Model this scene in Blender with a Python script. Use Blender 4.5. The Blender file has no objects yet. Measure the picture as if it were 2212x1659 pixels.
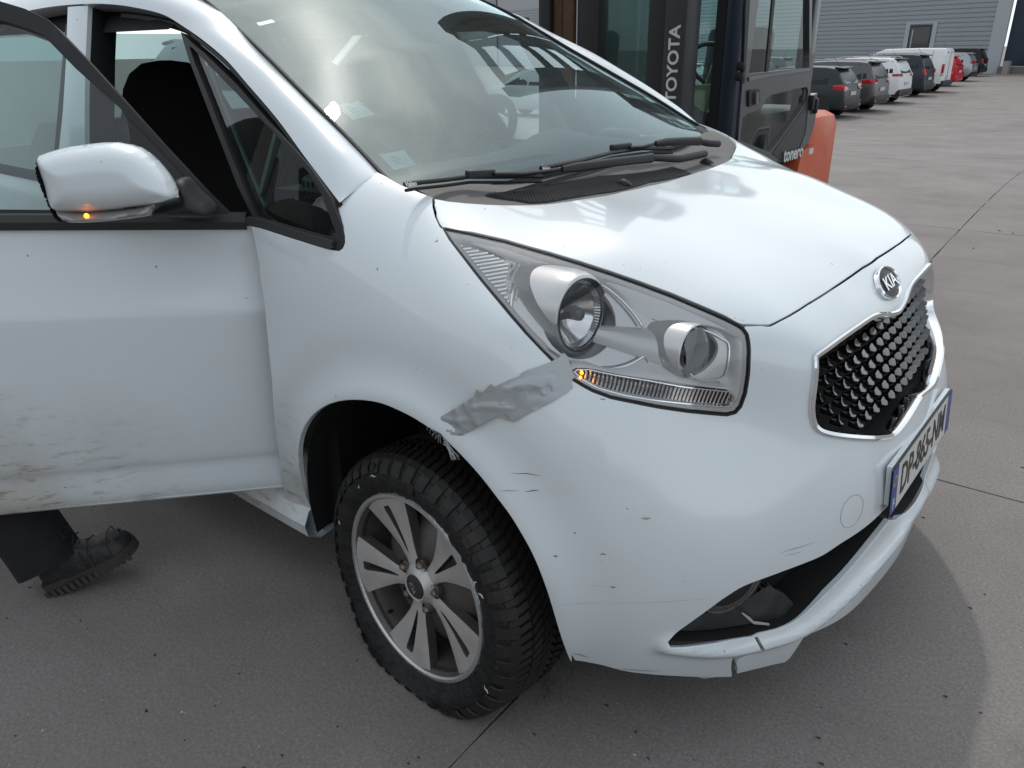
import bpy, bmesh, math, random
import numpy as np
from mathutils import Vector, Matrix, noise as mnoise
from mathutils.geometry import delaunay_2d_cdt
random.seed(7); rng = np.random.default_rng(7)
rad = math.radians
SC = bpy.context.scene
COL = SC.collection
# ------------------------------------------------------------------ camera, sky, sun, exposure
CAM_LOC = np.array([1.085, -1.795, 1.3376]); CAM_YAW, CAM_PITCH, CAM_ROLL = rad(129.6), rad(23.41), rad(-.88)
FPX = 1673.7                       # focal length for a picture 2212 wide
SUN_AZ, SUN_EL = rad(130), rad(55)
def cam_axes():
    y, p, r = CAM_YAW, CAM_PITCH, CAM_ROLL
    fw = np.array([math.cos(p)*math.cos(y), math.cos(p)*math.sin(y), -math.sin(p)])
    rt = np.array([math.sin(y), -math.cos(y), 0.]); up = np.cross(rt, fw)
    return np.stack([math.cos(r)*rt+math.sin(r)*up, -math.sin(r)*rt+math.cos(r)*up, fw])
CM = cam_axes()
cam = bpy.data.objects.new('camera', bpy.data.cameras.new('camera')); COL.objects.link(cam)
cam.matrix_world = Matrix([[CM[0][i], CM[1][i], -CM[2][i], CAM_LOC[i]] for i in range(3)]+[[0, 0, 0, 1]])
cam.data.sensor_width = 36; cam.data.lens = FPX/2212*36; cam.data.clip_start = .05; cam.data.clip_end = 2000
SC.camera = cam
W = bpy.data.worlds.new('World'); SC.world = W; W.use_nodes = True
def build_world():
    nt = W.node_tree; N = nt.nodes; L = nt.links; N.clear()
    out = N.new('ShaderNodeOutputWorld'); bg = N.new('ShaderNodeBackground'); sky = N.new('ShaderNodeTexSky')
    sky.sky_type = 'NISHITA'; sky.sun_disc = False; sky.sun_elevation = SUN_EL; sky.sun_rotation = rad(90)-SUN_AZ
    sky.air_density = 1.0; sky.dust_density = 4.0; sky.ozone_density = 1.0
    tc = N.new('ShaderNodeTexCoord'); mp = N.new('ShaderNodeMapping'); mp.inputs['Scale'].default_value = (1, 1, 2.2)
    ns = N.new('ShaderNodeTexNoise'); ns.inputs['Scale'].default_value = 1.7; ns.inputs['Detail'].default_value = 8; ns.inputs['Roughness'].default_value = .55
    cr = N.new('ShaderNodeValToRGB'); cr.color_ramp.elements[0].position = .38; cr.color_ramp.elements[1].position = .62
    cr.color_ramp.elements[0].color = (.50, .50, .50, 1); cr.color_ramp.elements[1].color = (.92, .92, .92, 1)
    mx = N.new('ShaderNodeMix'); mx.data_type = 'RGBA'
    L.new(tc.outputs['Generated'], mp.inputs['Vector']); L.new(mp.outputs[0], ns.inputs['Vector']); L.new(ns.outputs['Fac'], cr.inputs['Fac'])
    bw = N.new('ShaderNodeRGBToBW'); L.new(sky.outputs['Color'], bw.inputs[0]); sc = N.new('ShaderNodeMix'); sc.data_type = 'RGBA'; sc.inputs[0].default_value = .88; L.new(bw.outputs[0], sc.inputs[6]); sc.inputs[7].default_value = (6.7, 7.25, 7.6, 1); L.new(sc.outputs[2], mx.inputs[7])
    # thin haze is brighter towards the horizon all the way round
    sx = N.new('ShaderNodeSeparateXYZ'); L.new(tc.outputs['Generated'], sx.inputs[0]); hz = N.new('ShaderNodeMapRange'); hz.inputs[1].default_value = 0.; hz.inputs[2].default_value = 1.; hz.inputs[3].default_value = 1.34; hz.inputs[4].default_value = .72; L.new(sx.outputs['Z'], hz.inputs[0])
    vm = N.new('ShaderNodeVectorMath'); vm.operation = 'SCALE'; vm.inputs[0].default_value = (6.7, 7.25, 7.6); L.new(hz.outputs[0], vm.inputs['Scale']); L.new(vm.outputs[0], sc.inputs[7])
    L.new(cr.outputs['Color'], mx.inputs[0]); L.new(sky.outputs['Color'], mx.inputs[6]); pass
    L.new(mx.outputs[2], bg.inputs['Color']); bg.inputs['Strength'].default_value = .15
    L.new(bg.outputs[0], out.inputs['Surface'])
build_world()
sun = bpy.data.objects.new('sun', bpy.data.lights.new('sun', 'SUN')); COL.objects.link(sun)
sun.data.energy = 1.0; sun.data.angle = rad(1.6); sun.data.color = (1., .955, .9)
sdir = Vector((math.cos(SUN_EL)*math.cos(SUN_AZ), math.cos(SUN_EL)*math.sin(SUN_AZ), math.sin(SUN_EL)))
sun.rotation_euler = sdir.to_track_quat('Z', 'Y').to_euler(); sun.location = (0, 0, 20)
SC.view_settings.view_transform = 'Standard'; SC.view_settings.look = 'None'; SC.view_settings.exposure = .09; SC.view_settings.gamma = 1
SC.view_settings.use_curve_mapping = False
SC.cycles.max_bounces = 10; SC.cycles.transparent_max_bounces = 24; SC.cycles.transmission_bounces = 10; SC.cycles.glossy_bounces = 6
SC.cycles.caustics_reflective = False; SC.cycles.caustics_refractive = False
SC.cycles.use_denoising = True
# ------------------------------------------------------------------ survey helpers: a sight line of the camera met with a plane of the place
def ray(u, v): return np.array([(u-1106)/FPX, -(v-829.5)/FPX, 1.]) @ CM
def at(u, v, x=None, y=None, z=None):
    d = ray(u, v)
    t = ((x-CAM_LOC[0])/d[0] if x is not None else (y-CAM_LOC[1])/d[1] if y is not None else (z-CAM_LOC[2])/d[2])
    return CAM_LOC+t*d
def atp(u, v, p0, n):
    d = ray(u, v); p0 = np.array(p0, float); n = np.array(n, float)
    return CAM_LOC+d*(((p0-CAM_LOC)@n)/(d@n))
def zmap(ox, oy, s): return lambda X, Y: ((ox+X/s)/1.84449, (oy+Y/s)/1.84449)
z2 = zmap(800, 0, 1.7015); z3 = zmap(1900, 0, 1.4747); z4 = zmap(3150, 0, 2.37); z5 = zmap(1600, 600, 1.5085); z6 = zmap(1700, 850, 1.6385)
z7 = zmap(3000, 950, 1.3824); z8 = zmap(1150, 1500, 1.185); zB = zmap(2200, 1900, 1.3012); zT = zmap(1500, 1300, 2.4578)
zA = zmap(0, 0, 1.58); zP = zmap(0, 1600, 1.7015); zD = zmap(0, 850, 1.3269); zQ = zmap(900, 800, 3.6867); zC = zmap(1500, 500, 1.4747)
zF = zmap(2600, 0, 2.37)
def px(zm, pts): return [zm(*p) for p in pts]
# ------------------------------------------------------------------ materials
MATS = {}
def mat(name, col=(.5, .5, .5), rough=.5, metal=0., spec=.5, coat=0., coat_rough=.03, trans=0., ior=1.45, alpha=1., emit=None, estr=1., bump=None, var=None, sheen=0):
    """Principled material; bump=(scale,strength,distance), var=(scale,amount,colour2)."""
    if name in MATS: return MATS[name]
    m = bpy.data.materials.new(name); m.use_nodes = True; MATS[name] = m
    nt = m.node_tree; N = nt.nodes; L = nt.links; b = N['Principled BSDF']
    b.inputs['Base Color'].default_value = (*col, 1); b.inputs['Roughness'].default_value = rough; b.inputs['Metallic'].default_value = metal
    b.inputs['Specular IOR Level'].default_value = spec; b.inputs['Coat Weight'].default_value = coat; b.inputs['Coat Roughness'].default_value = coat_rough
    b.inputs['Transmission Weight'].default_value = trans; b.inputs['IOR'].default_value = ior; b.inputs['Alpha'].default_value = alpha
    if emit: b.inputs['Emission Color'].default_value = (*emit, 1); b.inputs['Emission Strength'].default_value = estr
    if bump or var: tc = N.new('ShaderNodeTexCoord')
    if bump:
        n = N.new('ShaderNodeTexNoise'); n.inputs['Scale'].default_value = bump[0]; n.inputs['Detail'].default_value = 6
        bp = N.new('ShaderNodeBump'); bp.inputs['Strength'].default_value = bump[1]; bp.inputs['Distance'].default_value = bump[2]
        L.new(tc.outputs['Object'], n.inputs['Vector']); L.new(n.outputs['Fac'], bp.inputs['Height']); L.new(bp.outputs['Normal'], b.inputs['Normal'])
    if var:
        n = N.new('ShaderNodeTexNoise'); n.inputs['Scale'].default_value = var[0]; n.inputs['Detail'].default_value = 7; n.inputs['Roughness'].default_value = .65
        cr = N.new('ShaderNodeValToRGB'); cr.color_ramp.elements[0].position = .35; cr.color_ramp.elements[1].position = .7
        cr.color_ramp.elements[0].color = (*col, 1); cr.color_ramp.elements[1].color = (*[a*(1-var[1])+c*var[1] for a, c in zip(col, var[2])], 1)
        L.new(tc.outputs['Object'], n.inputs['Vector']); L.new(n.outputs['Fac'], cr.inputs['Fac']); L.new(cr.outputs['Color'], b.inputs['Base Color'])
    return m
def glass(name, tint=(.55, .72, .70), refl=1., rough=0.0, glow=0., haze=0., hazecol=(.6, .6, .58), ior=1.5, thin=True):
    """Thin pane: fresnel mirror over a tinted see-through, with a little dust."""
    if name in MATS: return MATS[name]
    m = bpy.data.materials.new(name); m.use_nodes = True; MATS[name] = m
    nt = m.node_tree; N = nt.nodes; L = nt.links; N.clear()
    out = N.new('ShaderNodeOutputMaterial'); tr = N.new('ShaderNodeBsdfTransparent'); tr.inputs[0].default_value = (*tint, 1)
    gl = N.new('ShaderNodeBsdfGlossy'); gl.inputs['Roughness'].default_value = rough; gl.inputs['Color'].default_value = (*(refl if isinstance(refl, tuple) else (refl, refl, refl)), 1)
    fr = N.new('ShaderNodeFresnel'); fr.inputs['IOR'].default_value = ior; mx = N.new('ShaderNodeMixShader')
    gs = gl
    if glow:
        g2 = N.new('ShaderNodeBsdfGlossy'); g2.inputs['Roughness'].default_value = .22; gs = N.new('ShaderNodeMixShader'); gs.inputs[0].default_value = glow; L.new(gl.outputs[0], gs.inputs[1]); L.new(g2.outputs[0], gs.inputs[2])
    L.new(fr.outputs[0], mx.inputs[0]); L.new(tr.outputs[0], mx.inputs[1]); L.new(gs.outputs[0], mx.inputs[2]); last = mx
    if haze:
        df = N.new('ShaderNodeBsdfDiffuse'); df.inputs[0].default_value = (*hazecol, 1); m2 = N.new('ShaderNodeMixShader')
        tc = N.new('ShaderNodeTexCoord'); n = N.new('ShaderNodeTexNoise'); n.inputs['Scale'].default_value = 9; n.inputs['Detail'].default_value = 6
        mr = N.new('ShaderNodeMapRange'); mr.inputs[1].default_value = .3; mr.inputs[2].default_value = .75; mr.inputs[3].default_value = haze*.8; mr.inputs[4].default_value = haze*1.2
        L.new(tc.outputs['Object'], n.inputs['Vector']); L.new(n.outputs['Fac'], mr.inputs[0]); L.new(mr.outputs[0], m2.inputs[0])
        L.new(mx.outputs[0], m2.inputs[1]); L.new(df.outputs[0], m2.inputs[2]); last = m2
    L.new(last.outputs[0], out.inputs['Surface'])
    return m
# ------------------------------------------------------------------ objects
def link(name, me, m, parent=None):
    o = bpy.data.objects.new(name, me); COL.objects.link(o)
    if m is not None and not me.materials: me.materials.append(m)
    if parent is not None: o.parent = parent
    return o
def empty(name, loc=(0, 0, 0), rz=0.):
    o = bpy.data.objects.new(name, None); COL.objects.link(o); o.location = loc; o.rotation_euler[2] = rz; o.empty_display_size = .1
    return o
def tag(o, label, cat, group=None):
    o['label'] = label; o['category'] = cat
    if group: o['group'] = group
    return o
def structure(o): o['kind'] = 'structure'; return o
def stuff(o): o['kind'] = 'stuff'; return o
class MB:
    """collects shapes into one mesh"""
    def __init__(s): s.v = []; s.f = []
    def add(s, vs, fs):
        b = len(s.v); s.v += [tuple(map(float, p)) for p in vs]; s.f += [[b+i for i in f] for f in fs]; return s
    def box(s, c, d, R=None, bevel=0):
        hx, hy, hz = d[0]/2, d[1]/2, d[2]/2
        if bevel <= 0:
            vs = [(x, y, z) for x in (-hx, hx) for y in (-hy, hy) for z in (-hz, hz)]
            fs = [(0, 1, 3, 2), (4, 6, 7, 5), (0, 4, 5, 1), (2, 3, 7, 6), (0, 2, 6, 4), (1, 5, 7, 3)]
        else:
            bm = bmesh.new(); bmesh.ops.create_cube(bm, size=1); 
            for v in bm.verts: v.co = Vector((v.co.x*d[0], v.co.y*d[1], v.co.z*d[2]))
            bmesh.ops.bevel(bm, geom=bm.edges[:], offset=bevel, segments=2, affect='EDGES', profile=.5)
            bm.verts.index_update(); vs = [tuple(v.co) for v in bm.verts]; fs = [[v.index for v in f.verts] for f in bm.faces]; bm.free()
        if R is not None: vs = [tuple(R @ Vector(p)) for p in vs]
        return s.add([(p[0]+c[0], p[1]+c[1], p[2]+c[2]) for p in vs], fs)
    def hexa(s, a, b):
        """eight corners: quad a and quad b"""
        n = len(a); return s.add(list(a)+list(b), [list(range(n))[::-1], list(range(n, 2*n))]+[[i, (i+1) % n, n+(i+1) % n, n+i] for i in range(n)])
    def tube(s, pts, r, n=10, caps=True, flat=1., up=None):
        pts = [Vector(p) for p in pts]; rs = r if hasattr(r, '__len__') else [r]*len(pts); rings = []; prev = None
        for i, p in enumerate(pts):
            t = (pts[min(i+1, len(pts)-1)]-pts[max(i-1, 0)]).normalized()
            if prev is None: u = t.cross(Vector(up) if up else (Vector((0, 0, 1)) if abs(t.z) < .9 else Vector((1, 0, 0)))).normalized()
            else: u = (prev-t*prev.dot(t)).normalized()
            prev = u; w = t.cross(u)
            rings.append([p+(u*math.cos(2*math.pi*k/n)+w*math.sin(2*math.pi*k/n)*flat)*rs[i] for k in range(n)])
        return s.loft(rings, closed=True, caps=caps)
    def loft(s, rings, closed=True, caps=False, loop=False):
        n = len(rings[0]); vs = [p for r in rings for p in r]; fs = []
        R = len(rings)
        for i in range(R if loop else R-1):
            j = (i+1) % R
            for k in range(n if closed else n-1):
                k2 = (k+1) % n; fs.append((i*n+k, i*n+k2, j*n+k2, j*n+k))
        if caps: fs += [list(range(n))[::-1], [(R-1)*n+k for k in range(n)]]
        return s.add(vs, fs)
    def lathe(s, prof, n=48, axis='y', c=(0, 0, 0), a0=0., a1=2*math.pi):
        full = abs(a1-a0-2*math.pi) < 1e-6; m = n if full else n+1; rings = []
        for k in range(m):
            a = a0+(a1-a0)*k/n; ca, sa = math.cos(a), math.sin(a)
            rings.append([(c[0]+r*ca, c[1]+h, c[2]+r*sa) if axis == 'y' else (c[0]+r*ca, c[1]+r*sa, c[2]+h) if axis == 'z' else (c[0]+h, c[1]+r*ca, c[2]+r*sa) for r, h in prof])
        return s.loft(rings, closed=False, loop=full)
    def prism(s, poly, d0, d1, axis='y'):
        """extrude a 2-D outline between d0 and d1; axis y: poly is (x,z)"""
        f = {'y': lambda p, d: (p[0], d, p[1]), 'x': lambda p, d: (d, p[0], p[1]), 'z': lambda p, d: (p[0], p[1], d)}[axis]
        return s.hexa([f(p, d0) for p in poly], [f(p, d1) for p in poly])
    def mesh(s, name, smooth=True, angle=35):
        me = bpy.data.meshes.new(name); me.from_pydata(s.v, [], s.f); me.validate(); me.update()
        bm = bmesh.new(); bm.from_mesh(me); bmesh.ops.recalc_face_normals(bm, faces=bm.faces[:])
        if smooth:
            for f in bm.faces: f.smooth = True
            for e in bm.edges:
                if len(e.link_faces) == 2 and e.calc_face_angle(0) > rad(angle): e.smooth = False
        bm.to_mesh(me); bm.free(); me.update(); return me
    def obj(s, name, m, parent=None, smooth=True, angle=35): return link(name, s.mesh(name, smooth, angle), m, parent)
def mirrored(o, name=None, parent=None):
    """copy of a right-hand piece for the other side of the vehicle (local y flipped)"""
    me = o.data.copy(); me.transform(Matrix.Scale(-1, 4, (0, 1, 0))); me.flip_normals()
    c = bpy.data.objects.new(name or o.name, me); COL.objects.link(c); c.parent = parent if parent is not None else o.parent
    c.matrix_local = o.matrix_local.copy() if False else o.matrix_local
    return c
def catmull(pts, n=6, closed=False):
    pts = [np.array(p, float) for p in pts]; out = []; m = len(pts)
    for i in range(m if closed else m-1):
        p = [pts[(i+k) % m] if closed else pts[min(max(i+k, 0), m-1)] for k in (-1, 0, 1, 2)]
        for j in range(n):
            t = j/n; out.append(.5*((2*p[1])+(-p[0]+p[2])*t+(2*p[0]-5*p[1]+4*p[2]-p[3])*t*t+(-p[0]+3*p[1]-3*p[2]+p[3])*t**3))
    if not closed: out.append(pts[-1])
    return out
def text_mesh(txt, size, depth=.001, bold=0., shear=0., sx=1.):
    cu = bpy.data.curves.new('lettering', 'FONT'); cu.body = txt; cu.size = size; cu.extrude = depth; cu.align_x = 'CENTER'; cu.align_y = 'CENTER'; cu.offset = bold; cu.shear = shear; cu.resolution_u = 3
    o = bpy.data.objects.new('lettering', cu); COL.objects.link(o); dg = bpy.context.evaluated_depsgraph_get(); me = bpy.data.meshes.new_from_object(o.evaluated_get(dg))
    bpy.data.objects.remove(o); bpy.data.curves.remove(cu)
    if sx != 1: me.transform(Matrix.Diagonal((sx, 1, 1, 1)))
    return me
def place_text(name, txt, size, m, parent, o, xa, ya, **k):
    """lettering with origin o, reading direction xa, up direction ya (in the parent's frame)"""
    me = text_mesh(txt, size, **k); xa = Vector(xa).normalized(); ya = Vector(ya); ya = (ya-xa*ya.dot(xa)).normalized(); za = xa.cross(ya)
    me.transform(Matrix([[xa[i], ya[i], za[i], o[i]] for i in range(3)]+[[0, 0, 0, 1]]))
    me.materials.clear(); return link(name, me, m, parent)
# ------------------------------------------------------------------ the body's outer surface (smooth interpolation of surveyed points, mirrored about y=0)
SK = np.array([
 # rear of fender / front of door
 (-.75,-.80,.20),(-.75,-.862,.42),(-.75,-.872,.62),(-.75,-.862,.80),(-.75,-.838,.97),
 (-.52,-.805,.20),(-.52,-.862,.40),(-.52,-.874,.62),(-.52,-.866,.80),(-.52,-.842,.96),(-.50,-.80,1.06),
 (-.34,-.815,.22),(-.34,-.872,.45),(-.30,-.884,.62),(-.28,-.874,.8),(-.28,-.845,.96),(-.26,-.80,1.05),(-.24,-.72,1.115),
 (-.05,-.886,.71),(-.05,-.873,.80),(-.04,-.84,.93),(-.05,-.785,1.015),(-.06,-.72,1.065),(-.04,-.64,1.078),
 (.12,-.884,.70),(.12,-.86,.82),(.12,-.81,.93),(.10,-.75,.99),
 (.27,-.879,.62),(.27,-.858,.74),(.262,-.808,.895),(.20,-.76,.945),
 (.39,-.862,.46),(.40,-.80,.215),(.39,-.848,.60),(.379,-.785,.80),(.36,-.69,.885),(.395,-.83,.70),
 # corner
 (.475,-.785,.30),(.495,-.787,.45),(.48,-.785,.60),(.455,-.765,.72),(.435,-.735,.80),
 (.590,-.675,.26),(.610,-.68,.40),(.59,-.68,.55),(.54,-.665,.68),(.515,-.635,.79),(.49,-.605,.876),
 (.675,-.56,.26),(.690,-.565,.40),(.668,-.565,.54),(.61,-.56,.66),(.584,-.55,.74),(.582,-.55,.80),(.572,-.545,.870),
 (.735,-.46,.25),(.745,-.46,.40),(.735,-.45,.54),(.705,-.44,.64),(.690,-.435,.70),(.676,-.43,.80),(.640,-.44,.855),(.585,-.47,.889),
 # front
 (.788,-.32,.24),(.79,-.33,.44),(.783,-.35,.54),(.745,-.35,.635),(.725,-.33,.70),(.69,-.32,.80),(.645,-.32,.868),
 (.800,-.22,.22),(.800,-.22,.48),(.77,-.22,.60),(.70,-.22,.79),(.642,-.22,.883),
 (.812,-.12,.3),(.806,-.12,.50),
 (.815,0,.22),(.815,0,.40),(.809,0,.52),(.780,0,.61),(.744,0,.70),(.708,0,.79),(.670,0,.852),(.634,0,.901),
 # hood
 (.562,-.39,.907),(.56,-.2,.922),(.565,0,.928),
 (.44,-.56,.915),(.455,-.44,.952),(.42,-.25,.965),(.42,0,.970),
 (.30,-.64,.945),(.30,-.51,.992),(.28,-.25,1.0),(.28,0,1.003),
 (.12,-.66,1.005),(.12,-.5,1.02),(.12,-.25,1.022),(.12,0,1.022),
 (.0,-.68,1.048),(.0,-.5,1.055),(.0,-.25,1.05),(.0,0,1.05),
 (-.2,-.5,1.09),(-.2,0,1.09),
], float)
SO = np.array([-.62, 0., .42])
def _dir(X): d = np.atleast_2d(X)-SO; r = np.linalg.norm(d, axis=1); return d/r[:, None], r
_full = np.vstack([SK, SK[SK[:, 1] < -1e-6]*[1, -1, 1]]); _cd, _cr = _dir(_full)
def _phi(A, B):
    r = np.linalg.norm(A[:, None]-B[None], axis=2); return r**3
def _solve():
    n = len(_cd); A = np.zeros((n+4, n+4)); A[:n, :n] = _phi(_cd, _cd)+np.eye(n)*2e-4; P = np.hstack([np.ones((n, 1)), _cd]); A[:n, n:] = P; A[n:, :n] = P.T
    return np.linalg.solve(A, np.concatenate([_cr, np.zeros(4)]))
_w = _solve()
def rr(D): return _phi(D, _cd) @ _w[:-4]+_w[-4]+D @ _w[-3:]
def dom(X):
    d = np.atleast_2d(X)-SO; return np.stack([np.arctan2(d[:, 1], d[:, 0]), np.arctan2(d[:, 2], np.hypot(d[:, 0], d[:, 1]))], 1)
def surf(D2):
    D2 = np.atleast_2d(D2); a, e = D2[:, 0], D2[:, 1]; D = np.stack([np.cos(e)*np.cos(a), np.cos(e)*np.sin(a), np.sin(e)], 1); return SO+D*rr(D)[:, None]
def snorm(D2, h=2e-3):
    D2 = np.atleast_2d(D2); t1 = surf(D2+[h, 0])-surf(D2-[h, 0]); t2 = surf(D2+[0, h])-surf(D2-[0, h]); n = np.cross(t1, t2); n /= np.linalg.norm(n, axis=1)[:, None]
    return n*np.sign(np.sum(n*(surf(D2)-SO), 1))[:, None]
def hits(uvs, tmin=1.0, tmax=3.2):
    """where sight lines meet the skin -> domain coordinates"""
    out = []; ts = np.linspace(tmin, tmax, 240)
    for u, v in uvs:
        d = ray(u, v)
        def f(t): D, r = _dir(CAM_LOC+np.outer(np.atleast_1d(t), d)); return r-rr(D)
        F = f(ts); k = np.where((F[:-1] > 0) & (F[1:] <= 0))[0]
        if len(k):
            a, b = ts[k[0]], ts[k[0]+1]
            for _ in range(22):
                c = (a+b)/2
                if f(c)[0] > 0: a = c
                else: b = c
            t = (a+b)/2
        else: t = ts[np.argmin(np.abs(F))]
        out.append(dom(CAM_LOC+t*d)[0])
    return np.array(out)
def hit3(uvs): return surf(hits(uvs))
def resample(P, step, closed=True):
    P = np.array(P, float); out = []; n = len(P)
    for i in range(n if closed else n-1):
        a, b = P[i], P[(i+1) % n]; k = max(1, int(math.ceil(np.linalg.norm(b-a)/step)))
        out += [a+(b-a)*j/k for j in range(k)]
    if not closed: out.append(P[-1])
    return np.array(out)
def inside(pts, polys):
    c = np.zeros(len(pts), bool)
    for P in polys:
        x, y = pts[:, 0], pts[:, 1]; n = len(P)
        for i in range(n):
            x0, y0 = P[i-1]; x1, y1 = P[i]
            if y0 == y1: continue
            m = ((y0 > y) != (y1 > y)) & (x < (x1-x0)*(y-y0)/(y1-y0)+x0); c ^= m
    return c
def sdist(pts, P, closed=True):
    d = np.full(len(pts), 1e9); n = len(P)
    for i in range(0 if closed else 1, n):
        a, b = P[i-1], P[i]; ab = b-a; L = ab @ ab
        if L < 1e-16: continue
        t = np.clip(((pts-a) @ ab)/L, 0, 1); d = np.minimum(d, np.linalg.norm(pts-(a+t[:, None]*ab), axis=1))
    return d
def cdt_fill(polys, step, bstep=None):
    polys = [resample(P, bstep or step*.55) for P in polys]
    lo = np.min(np.vstack(polys), 0); hi = np.max(np.vstack(polys), 0)
    gx, gy = np.meshgrid(np.arange(lo[0], hi[0], step), np.arange(lo[1], hi[1], step*.87)); gx = gx+(np.arange(gx.shape[0]) % 2)[:, None]*step*.5
    G = np.stack([gx.ravel(), gy.ravel()], 1); G = G[inside(G, polys)]
    if len(G): G = G[np.min([sdist(G, P) for P in polys], 0) > step*.38]
    V = np.vstack(polys+[G]); E = []; b = 0
    for P in polys: E += [(b+i, b+(i+1) % len(P)) for i in range(len(P))]; b += len(P)
    r = delaunay_2d_cdt([Vector((float(p[0]), float(p[1]))) for p in V], E, [], 0, 1e-9)
    ov = np.array([tuple(p) for p in r[0]]); T = np.array([t for t in r[2]])
    T = T[inside(ov[T].mean(1), polys)]
    return ov, T
def loops_of(T):
    cnt = {}
    for t in T:
        for i in range(3): cnt[(t[i], t[(i+1) % 3])] = 1
    nxt = {}
    for (a, b) in cnt:
        if (b, a) not in cnt: nxt[a] = b
    loops = []
    while nxt:
        s = next(iter(nxt)); L = [s]; c = nxt.pop(s)
        while c != s and c in nxt: L.append(c); c = nxt.pop(c)
        loops.append(L)
    return loops
def sheet(name, V3, N3, T, m, parent, thick=.012, edge=.0016, flip=False):
    """panel: outer surface with exact normals, rounded edge and a returned flange"""
    V3 = np.array(V3); N3 = np.array(N3); T = [tuple(map(int, t)) for t in T]
    # orient triangles along normals
    T2 = []
    for t in T:
        n = np.cross(V3[t[1]]-V3[t[0]], V3[t[2]]-V3[t[0]]); T2.append(t if n @ N3[t[0]] >= 0 else (t[0], t[2], t[1]))
    vs = list(map(tuple, V3)); ns = list(map(tuple, N3)); fs = list(T2)
    if thick:
        for L in loops_of(T2):
            k = len(L)
            if k < 3: continue
            P = V3[L]; Nn = N3[L]; tan = np.roll(P, -1, 0)-np.roll(P, 1, 0); tan /= np.linalg.norm(tan, axis=1)[:, None]+1e-12
            outw = np.cross(tan, Nn)
            rows = [L]
            for off, dn, nrm in ((edge*.7, edge*.3, .7), (edge, edge, 0.), (edge, thick, 0.)):
                b = len(vs); vs += list(map(tuple, P+outw*off-Nn*dn)); q = Nn*nrm+outw*(1-nrm*.3); ns += list(map(tuple, q/np.linalg.norm(q, axis=1)[:, None])); rows.append(list(range(b, b+k)))
            for a, b in zip(rows[:-1], rows[1:]):
                for i in range(k): fs.append((a[i], b[i], b[(i+1) % k], a[(i+1) % k]))
    me = bpy.data.meshes.new(name); me.from_pydata(vs, [], fs); me.update()
    me.polygons.foreach_set('use_smooth', [True]*len(me.polygons))
    me.normals_split_custom_set_from_vertices([Vector(n) for n in ns])
    return link(name, me, m, parent)
def skin_panel(name, polys, m, parent, step=.013, off=0., disp=None, thick=.012, edge=.0016, bstep=None):
    D, T = cdt_fill(polys, step, bstep)
    X = surf(D); Nn = snorm(D)
    if off: X = X+Nn*off
    if disp is not None:
        def dx(Dq): return surf(Dq)+snorm(Dq)*disp(Dq)[:, None]
        X = dx(D)+Nn*off; h = 1.5e-3
        n = np.cross(dx(D+[h, 0])-dx(D-[h, 0]), dx(D+[0, h])-dx(D-[0, h])); n /= np.linalg.norm(n, axis=1)[:, None]; n *= np.sign(np.sum(n*Nn, 1))[:, None]; Nn = n
    return sheet(name, X, Nn, T, m, parent, thick, edge)
def mirD(D): return np.array(D)*[-1, 1]
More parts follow.
